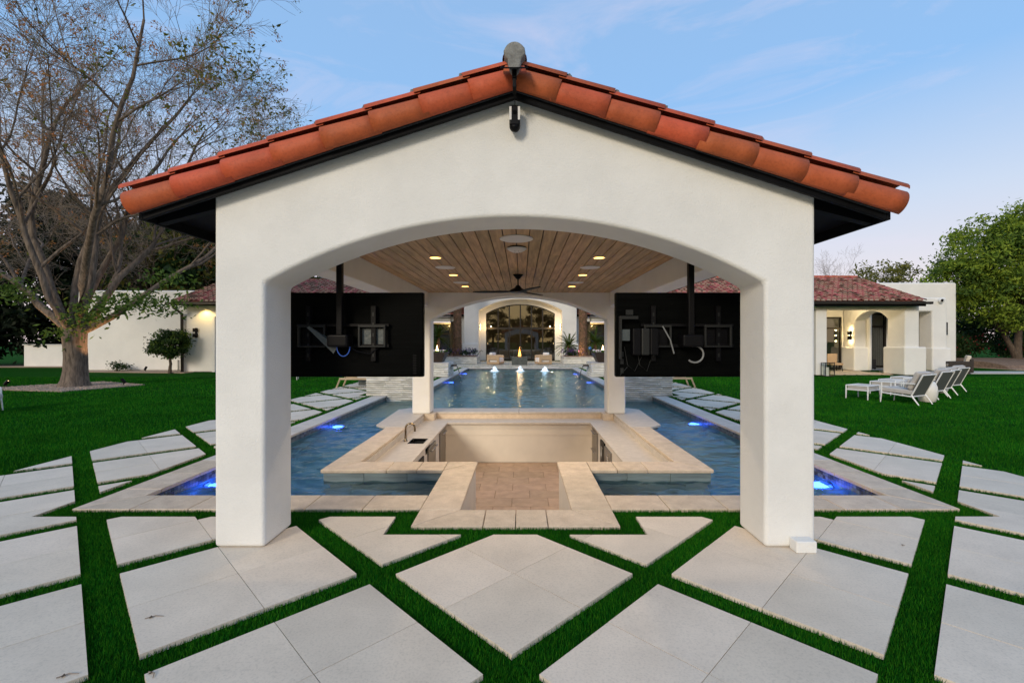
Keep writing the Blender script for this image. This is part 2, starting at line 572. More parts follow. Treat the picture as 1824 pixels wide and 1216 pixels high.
def cells(xs, ys, z, keep, mb=None, flip=False):
    mb = mb or MB()
    for i in range(len(xs) - 1):
        for j in range(len(ys) - 1):
            cx, cy = (xs[i] + xs[i + 1]) / 2, (ys[j] + ys[j + 1]) / 2
            if keep(cx, cy):
                q = [(xs[i], ys[j], z), (xs[i + 1], ys[j], z), (xs[i + 1], ys[j + 1], z), (xs[i], ys[j + 1], z)]
                mb.add(q, [(0, 1, 2, 3)])
    return mb

def in_dig(x, y):
    ax = abs(x)
    return (ax < PX + 0.2 and PY0 - 0.2 < y < PY1) or (ax < QX + 0.2 and PY1 - 0.1 < y < QY1 + 0.2) or (ax < EX - 0.2 and EY0 + 0.2 < y < PY0)

xs = [-400, -PX - 0.2, -QX - 0.2, -EX + 0.2, EX - 0.2, QX + 0.2, PX + 0.2, 400]
ys = [-400, EY0 + 0.2, PY0 - 0.2, PY1, QY1 + 0.2, 400]
struct('ground', cells(xs, ys, -0.034, lambda x, y: not in_dig(x, y)), 'turf')

# ---- pool shell and water
def pool_shell():
    mb = MB()
    out = [(-PX, PY0), (-EX + 0.04, PY0), (EX - 0.04, PY0), (PX, PY0), (PX, PY1), (QX, PY1), (QX, QY1), (-QX, QY1), (-QX, PY1), (-PX, PY1)]
    n = len(out)
    zt, zb = -0.046, -1.25
    vs = [(x, y, zt) for x, y in out] + [(x, y, zb) for x, y in out]
    fs = [(i, (i + 1) % n, n + (i + 1) % n, n + i) for i in range(n) if i != 1] + [tuple(range(n, 2 * n))]
    mb.add(vs, fs)
    return mb
pool = struct('pool_basin', pool_shell(), 'plaster')
def in_bar(x, y):
    return (abs(x) < BX - 0.05 and BY0 + 0.03 < y < BY1 - 0.03) or (abs(x) < EX - 0.02 and y < BY0 + 0.1)
wr = np.random.default_rng(17)
lam = np.exp(wr.uniform(math.log(0.10), math.log(0.55), 60))
wdir = np.pi / 2 + wr.normal(0, 0.55, 60) + np.pi * (wr.random(60) < 0.5); wph = wr.uniform(0, 2 * np.pi, 60)
amp = lam * wr.uniform(0.4, 1.0, 60)
kk = 2 * np.pi / lam
amp *= 0.27 / math.sqrt(float(((amp * kk) ** 2).sum()) / 2)
def wave(x, y):
    # breeze comes and goes over the surface
    g_ = 0.65 + 0.35 * np.sin(x * 0.9 + 1.3 * np.sin(y * 0.7)) * np.cos(y * 1.1 + 0.8 * np.sin(x * 0.6))
    h = np.zeros_like(x)
    for a_, k_, d_, p_ in zip(amp, kk, wdir, wph):
        h += a_ * np.sin(k_ * (np.cos(d_) * x + np.sin(d_) * y) + p_)
    calm = np.clip(1.0 - (y - 9.5) / 4.5 * 0.5, 0.5, 1.0)   # livelier round the bar, calmer in the long pool
    return h * g_ * calm
def water_grid(x0, x1, y0, y1, st, keep):
    nx, ny = int((x1 - x0) / st), int((y1 - y0) / st)
    X, Y = np.meshgrid(np.linspace(x0, x1, nx + 1), np.linspace(y0, y1, ny + 1))
    V = np.stack([X, Y, WZ + wave(X, Y)], -1).reshape(-1, 3)
    i, j = np.meshgrid(np.arange(nx), np.arange(ny))
    a_ = (j * (nx + 1) + i).ravel()
    Fq = np.stack([a_, a_ + 1, a_ + nx + 2, a_ + nx + 1], -1)
    cx = V[Fq].mean(1)
    return V, Fq[keep(cx[:, 0], cx[:, 1])]
def not_bar(x, y):
    return ~(((np.abs(x) < BX - 0.08) & (y > BY0 + 0.06) & (y < BY1 - 0.06)) | ((np.abs(x) < EX - 0.06) & (y < BY0 + 0.1)))
v1, f1 = water_grid(-PX, PX, PY0, PY1, 0.026, not_bar)
v2, f2 = water_grid(-QX, QX, PY1, QY1, 0.045, lambda x, y: np.ones(x.shape, bool))
wo = quickmesh('water', np.concatenate([v1, v2]), np.concatenate([f1, f2 + len(v1)]).ravel(), 4, 'pool_water')
wo.data.polygons.foreach_set('use_smooth', np.ones(len(wo.data.polygons), bool))
tag(wo, kind='structure')

# mosaic waterline band: small tiles, one object per run
def mosaic(name, x0, y0, x1, y1, nx, ny):
    mb = MB()
    Lg = math.hypot(x1 - x0, y1 - y0)
    k = int(Lg / 0.051)
    ux, uy = (x1 - x0) / Lg, (y1 - y0) / Lg
    for i in range(k):
        for r in range(2):
            z1 = -0.048 - r * 0.051
            a = i * Lg / k + 0.002; b = (i + 1) * Lg / k - 0.002
            pr = 0.008
            p = [(x0 + ux * a, y0 + uy * a), (x0 + ux * b, y0 + uy * b)]
            q = [(p[0][0] + nx * pr, p[0][1] + ny * pr), (p[1][0] + nx * pr, p[1][1] + ny * pr)]
            zb = z1 - 0.047
            mb.add([(*q[0], zb), (*q[1], zb), (*q[1], z1), (*q[0], z1), (*p[0], zb), (*p[1], zb), (*p[1], z1), (*p[0], z1)],
                   [(0, 1, 2, 3), (0, 4, 5, 1), (3, 2, 6, 7), (0, 3, 7, 4), (1, 5, 6, 2)])
    o = mb.build(name, 'mosaic', pool)
    tag(o, kind='stuff')
MATS['mosaic'].node_tree.nodes  # colour varies per tile
pmat('mosaic_tile', (0.10, 0.115, 0.13), 0.3, island=0.6)
def mos(*a):
    mosaic('mosaic_band', *a)
mos(-PX, PY0, -PX, PY1, 1, 0); mos(PX, PY0, PX, PY1, -1, 0)
mos(-QX, PY1, -QX, QY1, 1, 0); mos(QX, PY1, QX, QY1, -1, 0)
mos(-QX, QY1, QX, QY1, 0, -1); mos(-PX, PY0, -EX, PY0, 0, 1); mos(EX, PY0, PX, PY0, 0, 1)
for o in pool.children:
    o.data.materials[0] = MATS['mosaic_tile']

# ---- coping stones, one by one
def stone_run(poly_pts, name, mat, parent, z0, z1, bev=0.008):
    mb = MB().prism(poly_pts, 'z', z0, z1)
    return mb.build(name, mat, parent, bevel=bev, seg=2)
G = 0.0034
def run_y(x0, x1, ya, yb, n, parent, mat='travertine', z0=-0.045, z1=0.0, mitre=None):
    for i in range(n):
        a = ya + (yb - ya) * i / n + G; b = ya + (yb - ya) * (i + 1) / n - G
        zz = z1 + rnd.uniform(-0.0012, 0.0012)
        p = [(x0, a), (x1, a), (x1, b), (x0, b)]
        if mitre and i == 0 and mitre[0]: p = mitre[0](p)
        if mitre and i == n - 1 and mitre[1]: p = mitre[1](p)
        stone_run(p, 'coping_stone', mat, parent, z0, zz)
def run_x(y0, y1, xa, xb, n, parent, mat='travertine', z0=-0.045, z1=0.0, mitre=None):
    for i in range(n):
        a = xa + (xb - xa) * i / n + G; b = xa + (xb - xa) * (i + 1) / n - G
        zz = z1 + rnd.uniform(-0.0012, 0.0012)
        p = [(a, y0), (b, y0), (b, y1), (a, y1)]
        if mitre and i == 0 and mitre[0]: p = mitre[0](p)
        if mitre and i == n - 1 and mitre[1]: p = mitre[1](p)
        stone_run(p, 'coping_stone', mat, parent, z0, zz)
cop = thing('pool_coping', (0, PY0, 0), None, None)
tag(cop, kind='structure')
ov = 0.025   # overhang over the water
for s in (-1, 1):
    xi, xo = s * (PX - ov), s * (PX + CW)
    # front run with a mitred outer corner
    xa, xb = sorted((s * EX, xo))
    yi, yo = PY0 + ov, PY0 - CW
    n = 6
    for i in range(n):
        a = EX + (PX + CW - EX) * i / n; b = EX + (PX + CW - EX) * (i + 1) / n
        p = [(s * (a + G), yo), (s * (b - G), yo), (s * (b - G), yi), (s * (a + G), yi)]
        if i == n - 1:
            p = [(s * (a + G), yo), (s * (PX + CW - 0.006), yo), (s * (PX - ov - G), yi - G), (s * (a + G), yi)]
        if s < 0: p = p[::-1]
        stone_run(p, 'coping_stone', 'travertine', cop, -0.045, rnd.uniform(-0.001, 0.001))
    n = 15
    for i in range(n):
        a = PY0 - CW + (PY1 + 0.0 - PY0 + CW) * i / n; b = PY0 - CW + (PY1 - PY0 + CW) * (i + 1) / n
        p = [(xi, a + G), (xo, a + G), (xo, b - G), (xi, b - G)]
        if i == 0:
            p = [(xi, PY0 + ov + G), (xo, PY0 - CW + 0.006), (xo, b - G), (xi, b - G)]
        if s < 0: p = p[::-1]
        stone_run(p, 'coping_stone', 'travertine' if i < 3 else 'pale_coping', cop, -0.045, rnd.uniform(-0.001, 0.001))
    xi, xo = s * (QX - ov), s * (QX + CW)
    x0, x1 = sorted((xi, xo))
    run_y(x0, x1, PY1 + 1.3, QY1 + CW, 20, cop, 'pale_coping')
run_x(QY1 - ov, QY1 + CW, -(QX - ov) + 0.004, QX - ov - 0.004, 10, cop, 'pale_coping')

# ---- deck pavers: 0.61 m tiles, four to a slab, slabs set at 45 degrees with turf strips between
SL, TL, PITCH = 1.225, 0.6125, 1.424
HOLES = [(-EX - 0.195, EX + 0.195, EY0 - 0.18, PY0), (-PX - CW - 0.19, PX + CW + 0.19, PY0 - CW - 0.2, PY1 + 0.05),
         (-QX - CW - 0.2, QX + CW + 0.2, PY1, QY1 + CW + 0.2), (-4.95, 4.95, PY1 - 0.05, PY1 + 1.6), (-4.95, 4.95, 20.9, 23.1)]
def in_hole(x, y):
    return any(a < x < b and c < y < d for a, b, c, d in HOLES)
DY0, DY1 = -5.0, 37.6
def slab_uv(x, y):
    yy = y - 3.343
    return (x + yy) / math.sqrt(2), (yy - x) / math.sqrt(2)
def uv_xy(u, v):
    return (u - v) / math.sqrt(2), (u + v) / math.sqrt(2) + 3.343
patio = thing('patio', (0, 3.343, 0), None, None)
tag(patio, kind='structure')
tiles = []
cutx = sorted({h[0] for h in HOLES} | {h[1] for h in HOLES} | {DXL, DXR})
cuty = sorted({h[2] for h in HOLES} | {h[3] for h in HOLES} | {DY0, DY1})
for i in range(-25, 40):
    for j in range(-25, 40):
        cu, cv = i * PITCH, j * PITCH
        cx, cy = uv_xy(cu, cv)
        if not (DXL - 1.2 < cx < DXR + 1.2 and DY0 - 1.2 < cy < DY1 + 1.2): continue
        for a in (0, 1):
            for b in (0, 1):
                g = 0.0022
                u0, v0 = cu - SL / 2 + a * TL + g, cv - SL / 2 + b * TL + g
                u1, v1 = u0 + TL - 2 * g, v0 + TL - 2 * g
                q = [uv_xy(u0, v0), uv_xy(u1, v0), uv_xy(u1, v1), uv_xy(u0, v1)]
                bm = bmesh.new()
                vs = [bm.verts.new((x, y, 0)) for x, y in q]
                bm.faces.new(vs)
                xmin, xmax = min(p[0] for p in q), max(p[0] for p in q)
                ymin, ymax = min(p[1] for p in q), max(p[1] for p in q)
                cut = False
                for c in cutx:
                    if xmin < c < xmax:
                        bmesh.ops.bisect_plane(bm, geom=bm.verts[:] + bm.edges[:] + bm.faces[:], plane_co=(c, 0, 0), plane_no=(1, 0, 0)); cut = True
                for c in cuty:
                    if ymin < c < ymax:
                        bmesh.ops.bisect_plane(bm, geom=bm.verts[:] + bm.edges[:] + bm.faces[:], plane_co=(0, c, 0), plane_no=(0, 1, 0)); cut = True
                kill = []
                for f in bm.faces:
                    m_ = f.calc_center_median()
                    if in_hole(m_.x, m_.y) or not (DXL < m_.x < DXR and DY0 < m_.y < DY1):
                        kill.append(f)
                bmesh.ops.delete(bm, geom=kill, context='FACES')
                if cut and bm.faces:
                    bmesh.ops.dissolve_limit(bm, angle_limit=0.02, verts=bm.verts[:], edges=bm.edges[:])
                if not bm.faces or sum(f.calc_area() for f in bm.faces) < 0.006:
                    bm.free(); continue
                ctr = sum((f.calc_center_median() for f in bm.faces), Vector()) / len(bm.faces)
                polys = [[(v.co.x, v.co.y) for v in f.verts] for f in bm.faces]
                bm.free()
                tiles.append((ctr, polys, cut))
def tile_mb(polys, mb, z1, off=(0, 0)):
    for p in polys:
        if sum(p[k][0] * p[(k + 1) % len(p)][1] - p[(k + 1) % len(p)][0] * p[k][1] for k in range(len(p))) < 0: p = p[::-1]
        n = len(p)
        vs = [(x, y, z1) for x, y in p] + [(x, y, -0.03) for x, y in p]
        mb.add(vs, [tuple(range(n))] + [(i, n + i, n + (i + 1) % n, (i + 1) % n) for i in range(n)])
def seen(c):
    if c.y < 1.2: return False
    px = 928 + (c.x - CAMX) * F / c.y
    return -150 < px < 1980
tiles.sort(key=lambda t: (not seen(t[0]), t[0].y + abs(t[0].x) * 0.15))
rest = MB()
for k, (c, polys, cut) in enumerate(tiles):
    z1 = rnd.uniform(-0.0012, 0.0012)
    if k < 300 and seen(c):
        mb = MB(); tile_mb(polys, mb, z1)
        mb.build('paver', 'paver', patio)
    else:
        tile_mb(polys, rest, z1)
pf = rest.build('paver_field', 'paver', patio)
tag(pf, kind='stuff')
pf.data.materials[0] = MATS['paver']

# ---- turf blades
def on_slab(x, y):
    u, v = slab_uv(x, y)
    du = np.abs(u - np.round(u / PITCH) * PITCH); dv = np.abs(v - np.round(v / PITCH) * PITCH)
    s = (du < SL / 2 - 0.004) & (dv < SL / 2 - 0.004)
    hole = np.zeros(x.shape, bool)
    for a, b, c, d in HOLES:
        hole |= (x > a) & (x < b) & (y > c) & (y < d)
    inside = (x > DXL) & (x < DXR) & (y > DY0) & (y < DY1)
    return s & inside & ~hole
def in_water(x, y):
    ax = np.abs(x)
    r = (ax < PX + CW) & (y > PY0 - CW) & (y < PY1 + 0.02)
    r |= (ax < QX + CW) & (y > PY1) & (y < QY1 + CW)
    r |= (ax < EX) & (y > EY0) & (y < PY0)
    r |= (ax < 4.7) & (ax > 3.0) & (y > PY1) & (y < PY1 + 1.5)
    r |= (ax < 4.7) & (ax > 3.0) & (y > 21.1) & (y < 22.9)
    for s in (-1, 1):   # pavilion columns
        r |= (np.abs(x - s * 2.2625) < 0.215) & (y > 3.75) & (y < 4.22)
    return r
TREE_BED = [(-19.2, 16.1), (-15.3, 15.3), (-14.4, 17.6), (-17.3, 19.0)]
def in_poly(x, y, poly):
    c = np.ones(x.shape, bool)
    n = len(poly)
    for i in range(n):
        (ax, ay), (bx, by) = poly[i], poly[(i + 1) % n]
        c &= ((bx - ax) * (y - ay) - (by - ay) * (x - ax)) > 0
    return c
rng = np.random.default_rng(5)
VB, = ([],)
def blades(x0, x1, y0, y1, dens, hgt, wid, strips=False):
    n = int((x1 - x0) * (y1 - y0) * dens)
    x = rng.uniform(x0, x1, n); y = rng.uniform(y0, y1, n)
    px = 928 + (x - CAMX) * F / np.maximum(y, 0.3)
    k = (~on_slab(x, y)) & (~in_water(x, y)) & (~in_poly(x, y, TREE_BED)) & (px > -260) & (px < 2090)
    if strips: k &= (x > DXL) & (x < DXR)
    x, y = x[k], y[k]; n = len(x)
    a = rng.uniform(0, 2 * np.pi, n)
    h = hgt * rng.uniform(0.6, 1.25, n)
    ww = wid * rng.uniform(0.7, 1.3, n)
    t = rng.uniform(0, 2 * np.pi, n); l = h * rng.uniform(0.1, 0.5, n)
    base = np.stack([x, y, np.full(n, -0.032)], 1)
    dx = np.stack([np.cos(a) * ww / 2, np.sin(a) * ww / 2, np.zeros(n)], 1)
    tip = base + np.stack([np.cos(t) * l, np.sin(t) * l, h], 1)
    VB.append(np.stack([base - dx, base + dx, tip], 1).reshape(-1, 3))
blades(-6.6, 6.4, 1.2, 5.2, 14000, 0.031, 0.0046, True)
blades(-6.6, 6.4, 5.2, 9.0, 5500, 0.033, 0.007, True)
blades(-6.6, 6.4, 9.0, 16.0, 1500, 0.046, 0.012, True)
blades(-6.6, 6.4, 16.0, 37.0, 350, 0.045, 0.03, True)
for s in (-1, 1):
    a, b = sorted((s * 6.4, s * 12.5))
    blades(a, b, 4.0, 9.0, 2600, 0.046, 0.008)
    blades(a, b, 9.0, 14.0, 1100, 0.046, 0.012)
    a, b = sorted((s * 12.5, s * 19))
    blades(a, b, 9.0, 14.0, 700, 0.046, 0.013)
    a, b = sorted((s * 6.4, s * 24))
    blades(a, b, 14.0, 21.5, 330, 0.048, 0.02)
a = np.concatenate(VB)
gr = quickmesh('turf_grass', a, np.arange(len(a)), 3, 'grass_blade')
tag(gr, 'short deep green artificial turf blades of lawn and paving strips', 'grass', kind='stuff')
print('blades', len(a) // 3)
# ================================================================ THE SUNKEN BAR
bar = thing('sunken_bar', (0, BY0, FLOOR), 'sunken swim up bar with travertine rim and stone counters inside the pool', 'bar')
IX, IYF, IYB = 2.20, 6.43, 10.88        # inner edge of rim: sides, front, back
CX, CYB = 1.61, 10.31                   # front edge of the lower counter: sides, back
CZ = -0.15
# mass walls (plaster) : outer ring up to just under the rim
mb = MB()
for s in (-1, 1):
    a, b = sorted((s * (BX - 0.06), s * 2.21))
    mb.box(a, b, BY0 + 0.05, BY1 - 0.05, -1.24, -0.047)
    a, b = sorted((s * (EX - 0.05), s * 0.58))
    mb.box(a, b, EY0 + 0.03, BY0 + 0.06, -1.24, -0.047)
    a, b = sorted((s * 2.209, s * 0.58))
    mb.box(a, b, BY0 + 0.061, IYF - 0.03, -1.24, -0.047)
    a, b = sorted((s * 2.209, s * 1.66))
    if s > 0:
        mb.box(a, b, IYF - 0.029, IYB - 0.001, FLOOR, CZ - 0.042)
    else:   # room for the sink bowl
        mb.box(a, b, IYF - 0.029, 8.20, FLOOR, CZ - 0.042)
        mb.box(a, b, 8.2001, 8.6399, FLOOR, CZ - 0.22)
        mb.box(a, b, 8.64, IYB - 0.001, FLOOR, CZ - 0.042)
mb.box(-2.209, 2.209, IYB, BY1 - 0.05, -1.24, -0.047)
mb.box(-1.659, 1.659, CYB + 0.05, IYB - 0.001, FLOOR, CZ - 0.042)
mb.box(-0.579, 0.579, EY0 + 0.03, 4.60, -1.24, -0.047)
mb.build('bar_wall', 'wall_plaster', bar, bevel=0.01)
# faint panel line on the back wall
MB().box(-1.658, 1.658, CYB + 0.044, CYB + 0.0499, CZ - 0.042, -0.44).build('apron_panel', 'wall_plaster', bar)
# floor slab, tiles and steps
MB().box(-1.66, 1.66, EY0 + 0.4, CYB + 0.05, FLOOR - 0.08, FLOOR - 0.012).build('bar_floor', 'grout', bar)
fl = bar.children[-1]
row = 0
y = 6.40
while y < CYB + 0.04:
    y1 = min(y + 0.405, CYB + 0.045)
    x = -1.655 - (row % 2) * 0.31
    while x < 1.65:
        a, b = max(x, -1.655), min(x + 0.62, 1.655)
        if b - a > 0.05:
            MB().box(a + 0.003, b - 0.003, y + 0.003, y1 - 0.003, FLOOR - 0.012, FLOOR + rnd.uniform(-0.001, 0.001)).build('floor_tile', 'bar_floor', fl, bevel=0.003, seg=1)
        x += 0.62
    y += 0.405; row += 1
for k in range(5):
    MB().box(-0.575, 0.575, 4.62 + k * 0.31, 4.62 + (k + 1) * 0.31 + 0.2 * (k == 4), FLOOR, -0.18 - k * 0.176).build('step', 'bar_floor', bar, bevel=0.006)
# lower counter (U shape) with a front edge
cp = [(-IX, IYF + 0.001), (-CX, IYF + 0.001), (-CX, CYB), (CX, CYB), (CX, IYF + 0.001), (IX, IYF + 0.001), (IX, IYB), (-IX, IYB)]
sink = (-1.98, -1.71, 8.22, 8.62)
def counter():
    mb = MB()
    xs = [-IX + 0.002, sink[0], sink[1], -CX, CX, IX - 0.002]
    ys = [IYF + 0.002, sink[2], sink[3], CYB, IYB - 0.002]
    keep = lambda x, y: (abs(x) > CX or y > CYB) and not (sink[0] < x < sink[1] and sink[2] < y < sink[3])
    bm = bmesh.new()
    m2 = cells(xs, ys, CZ, keep)
    return m2
m2 = counter()
o = m2.build('counter_top', 'limestone', bar)
bmx = bmesh.new(); bmx.from_mesh(o.data)
bmesh.ops.remove_doubles(bmx, verts=bmx.verts[:], dist=1e-5)
r_ = bmesh.ops.extrude_face_region(bmx, geom=bmx.faces[:])
bmesh.ops.translate(bmx, verts=[g for g in r_['geom'] if isinstance(g, bmesh.types.BMVert)], vec=(0, 0, -0.04))
bmesh.ops.recalc_face_normals(bmx, faces=bmx.faces[:])
bmx.to_mesh(o.data); bmx.free()
b_ = o.modifiers.new('bevel', 'BEVEL'); b_.width = 0.004; b_.segments = 2; b_.limit_method = 'ANGLE'
# risers between the counter and the rim
for s in (-1, 1):
    a, b = sorted((s * (IX - 0.012), s * (IX + 0.008)))
    MB().box(a, b, IYF + 0.02, IYB - 0.02, CZ + 0.001, -0.0465).build('riser', 'limestone', bar)
    # block beside the column foot
    a, b = sorted((s * 2.186, s * 1.95))
    MB().box(a, b, 10.58, IYB - 0.022, CZ + 0.001, 0.0).build('foot_block', 'travertine', bar, bevel=0.004)
MB().box(-1.94, 1.94, IYB - 0.02, IYB - 0.001, CZ + 0.001, -0.0465).build('riser', 'travertine', bar)
# rim stones
def rim(p):
    stone_run(p, 'coping_stone', 'travertine', bar, -0.045, rnd.uniform(-0.001, 0.001))
for s in (-1, 1):
    def P(*pts):
        q = [(s * x, y) for x, y in pts]
        rim(q if s > 0 else q[::-1])
    # side run 6.43 -> 9.0
    ysd = [6.43, 7.0, 7.62, 8.28, 9.0]
    P((IX + G, IYF + G * 2), (BX - 0.0, BY0 + 0.004), (BX, ysd[1] - G), (IX, ysd[1] - G))
    for a, b in zip(ysd[1:-1], ysd[2:]):
        P((IX, a + G), (BX, a + G), (BX, b - G), (IX, b - G))
    # front run
    xsd = [0.97, 1.32, 1.72, IX]
    for a, b in zip(xsd[:-1], xsd[1:]):
        if b == IX:
            P((a + G, BY0), (BX - 0.004, BY0), (IX, IYF), (a + G, IYF))
        else:
            P((a + G, BY0), (b - G, BY0), (b - G, IYF), (a + G, IYF))
    # corner to the entry: triangle mitre
    P((0.97 - G, BY0 + 0.004), (0.97 - G, IYF), (0.562, IYF))
    yse = [4.61, 5.20, 5.75]
    P((0.56, 5.75 + G), (EX, 5.75 + G), (EX, BY0 - G), (0.556, IYF - 0.006))
    for a, b in zip(yse[:-1], yse[1:]):
        P((0.56, a + G), (EX, a + G), (EX, b - G), (0.56, b - G))
    P((0.56, 4.61 - G), (EX - 0.004, EY0 + 0.002), (EX, 4.61 - G))
    P((0.30 + G, EY0), (EX - 0.008, EY0), (0.556, 4.61 - G), (0.30 + G, 4.61 - G))
    P((G, EY0), (0.30 - G, EY0), (0.30 - G, 4.61 - G), (G, 4.61 - G))
    # grey raised slabs round the column feet
    pts = [(IX, 9.0 + G), (2.62, 9.0 + G), (2.87, 9.25), (2.96, 11.28), (2.74, BY1), (IX, BY1)]
    q = [(s * x, y) for x, y in pts]
    stone_run(q if s > 0 else q[::-1], 'counter_slab', 'limestone', bar, -0.045, 0.0015)
    q = [(s * G, IYB - 0.01), (s * (IX - G), IYB - 0.01), (s * (IX - G), BY1), (s * G, BY1)]
    stone_run(q if s > 0 else q[::-1], 'counter_slab', 'limestone', bar, -0.045, 0.0)
    # slab bracket under the cantilever
    a, b = sorted((s * (BX - 0.055), s * 2.84))
    MB().box(a, b, 9.35, 11.3, -0.11, -0.046).build('bracket', 'ledge_stone', bar)
# facing stones at the waterline
for s in (-1, 1):
    a0 = EX - 0.02
    xs_ = [a0, 1.45, 2.02, BX - 0.03]
    for a, b in zip(xs_[:-1], xs_[1:]):
        p, q = sorted((s * (a + 0.002), s * (b - 0.002)))
        MB().box(p, q, BY0 + 0.022, BY0 + 0.05, -0.30, -0.0475).build('facing_stone', 'ledge_stone', bar, bevel=0.004)
    for k in range(6):
        a = BY0 + 0.052 + k * 0.9; b = a + 0.89
        p, q = sorted((s * (BX - 0.058), s * (BX - 0.03)))
        MB().box(p, q, a, b, -0.30, -0.06).build('facing_stone', 'ledge_stone', bar, bevel=0.004)
# under-counter units on both sides
def unit(s, y0, y1, zt, mat, handle):
    a, b = sorted((s * (CX + 0.018), s * (CX + 0.049)))
    d = MB().box(a, b, y0 + 0.004, y1 - 0.004, FLOOR + 0.06, zt).build('unit_door', mat, bar, bevel=0.004)
    xh = s * (CX - 0.022)
    if handle == 'h':
        MB().tube([(xh, y0 + 0.07, zt - 0.07), (xh, y1 - 0.07, zt - 0.07)], 0.011).build('handle', 'steel', d, smooth=True)
        for yy in (y0 + 0.1, y1 - 0.1):
            MB().tube([(s * (CX + 0.02), yy, zt - 0.07), (xh, yy, zt - 0.07)], 0.007).build('handle_post', 'steel', d)
    elif handle == 'v':
        MB().tube([(xh, y0 + 0.06, zt - 0.05), (xh, y0 + 0.06, zt - 0.55)], 0.011).build('handle', 'steel', d, smooth=True)
        for zz in (zt - 0.1, zt - 0.5):
            MB().tube([(s * (CX + 0.02), y0 + 0.06, zz), (xh, y0 + 0.06, zz)], 0.007).build('handle_post', 'steel', d)
    elif handle == 'd':
        for zz in (zt - 0.06, zt - 0.45):
            MB().tube([(xh, y0 + 0.07, zz), (xh, y1 - 0.07, zz)], 0.011).build('handle', 'steel', d, smooth=True)
            for yy in (y0 + 0.1, y1 - 0.1):
                MB().tube([(s * (CX + 0.02), yy, zz), (xh, yy, zz)], 0.007).build('handle_post', 'steel', d)
unit(-1, 9.55, 10.18, -0.215, 'steel', 'h')
unit(-1, 8.35, 9.05, -0.27, 'steel', 'h')
unit(-1, 7.55, 7.95, -0.30, 'black_metal', '')
unit(1, 9.55, 10.15, -0.215, 'steel', 'd')
unit(1, 8.72, 9.15, -0.27, 'black_metal', 'v')
unit(1, 8.1, 8.70, -0.30, 'steel', 'v')
# sink bowl
mb = MB()
x0, x1, y0, y1 = sink
mb.box(x0 - 0.012, x0, y0 - 0.012, y1 + 0.012, CZ - 0.2, CZ + 0.003)
mb.box(x1, x1 + 0.012, y0 - 0.012, y1 + 0.012, CZ - 0.2, CZ + 0.003)
mb.box(x0, x1, y0 - 0.012, y0, CZ - 0.2, CZ + 0.003)
mb.box(x0, x1, y1, y1 + 0.012, CZ - 0.2, CZ + 0.003)
mb.box(x0, x1, y0, y1, CZ - 0.2, CZ - 0.19)
mb.build('sink', 'dull_metal', bar)
# the tap stands on the counter
tap = thing('tap', (-2.07, 8.42, CZ), 'tall bronze gooseneck tap beside the small sink on the bar counter', 'tap')
MB().lathe([(0.034, 0), (0.034, 0.014), (0.024, 0.03), (0.0215, 0.09)], 16).build('tap_base', 'tap_metal', tap, smooth=True, local=True)
pts = [(0, 0, 0.08), (0, 0, 0.24)] + [(0.085 - 0.085 * math.cos(t), 0, 0.24 + 0.085 * math.sin(t)) for t in [math.pi * i / 10 for i in range(1, 11)]] + [(0.17, 0, 0.18)]
MB().tube(pts, 0.0175, 10).build('spout', 'tap_metal', tap, smooth=True, local=True)
MB().tube([(0, -0.01, 0.05), (0.012, -0.055, 0.062), (0.02, -0.085, 0.085)], [0.008, 0.007, 0.005], 8).build('lever', 'tap_metal', tap, smooth=True, local=True)

# underwater lamps on the pool walls
for (x, y, s) in [(-PX, 6.05, 1), (PX, 6.0, -1), (-PX, 10.0, 1), (PX, 10.3, -1), (-QX, 20.3, 1), (QX, 20.3, -1), (-QX, 25.4, 1), (QX, 25.4, -1)]:
    side = 'left' if s > 0 else 'right'
    near = {6.05: 'by the front corner of the wide pool', 6.0: 'by the front corner of the wide pool', 10.0: 'beside the bar', 10.3: 'beside the bar', 20.3: 'below the far scupper wall', 25.4: 'near the bubbling fountains'}[y]
    wall = 'tree side' if s > 0 else 'lounge chair side'
    t = thing('pool_light', (x + s * 0.012, y, -0.30), f'blue glowing underwater pool light {near}, {wall}', 'pool light', 'underwater pool lights')
    M = Matrix.Rotation(R(90) * s, 4, 'Y')
    MB().lathe([(0.055, 0.0), (0.055, 0.012), (0.04, 0.016)], 16, M=M).build('lens', 'lamp_blue', t, local=True)
    MB().lathe([(0.075, -0.012), (0.075, 0.006), (0.056, 0.010), (0.056, -0.012)], 16, M=M).build('trim_ring', 'steel', t, local=True)
    light('pool_lamp', 'POINT', (x + s * 0.16, y, -0.32), 7, (0.04, 0.11, 1.0), 0.12, parent=t)

# ================================================================ THE PAVILION
WF, WB = 3.76, 4.216                    # front wall faces
VF, VB_ = 10.60, 11.06                  # back wall faces
HO, HI = 2.47, 2.055                    # half widths: outside, opening
SP, RISE = 2.175, 0.54                  # arch spring, rise
PITCHR, ZA, HR = 0.326, 3.907, 3.09     # roof slope, apex (tile tops), half run
RF, RB = 3.56, 11.26                    # roof front and back edges
pav = thing('pool_pavilion', (0, (WF + VB_) / 2, 0), 'white stucco pavilion with terracotta tile gable roof arching over the sunken bar', 'pavilion')
zt = lambda x: ZA - PITCHR * abs(x)
zu = lambda x: zt(x) - 0.19             # underside of the roof deck
def gable_wall(y0, y1, name):
    out_ = [(-HO, 0), (-HI, 0)] + arc(-HI, HI, SP, RISE, 36) + [(HI, 0), (HO, 0), (HO, zu(HO) - 0.003), (0, zu(0) - 0.003), (-HO, zu(HO) - 0.003)]
    return MB().prism(out_, 'y', y0, y1).build(name, 'stucco', pav, bevel=0.034, seg=5, angle=40)
for o_ in (gable_wall(WF, WB, 'front_wall'), gable_wall(VF, VB_, 'back_wall')):
    for p_ in o_.data.polygons: p_.use_smooth = False
CEIL = 2.80
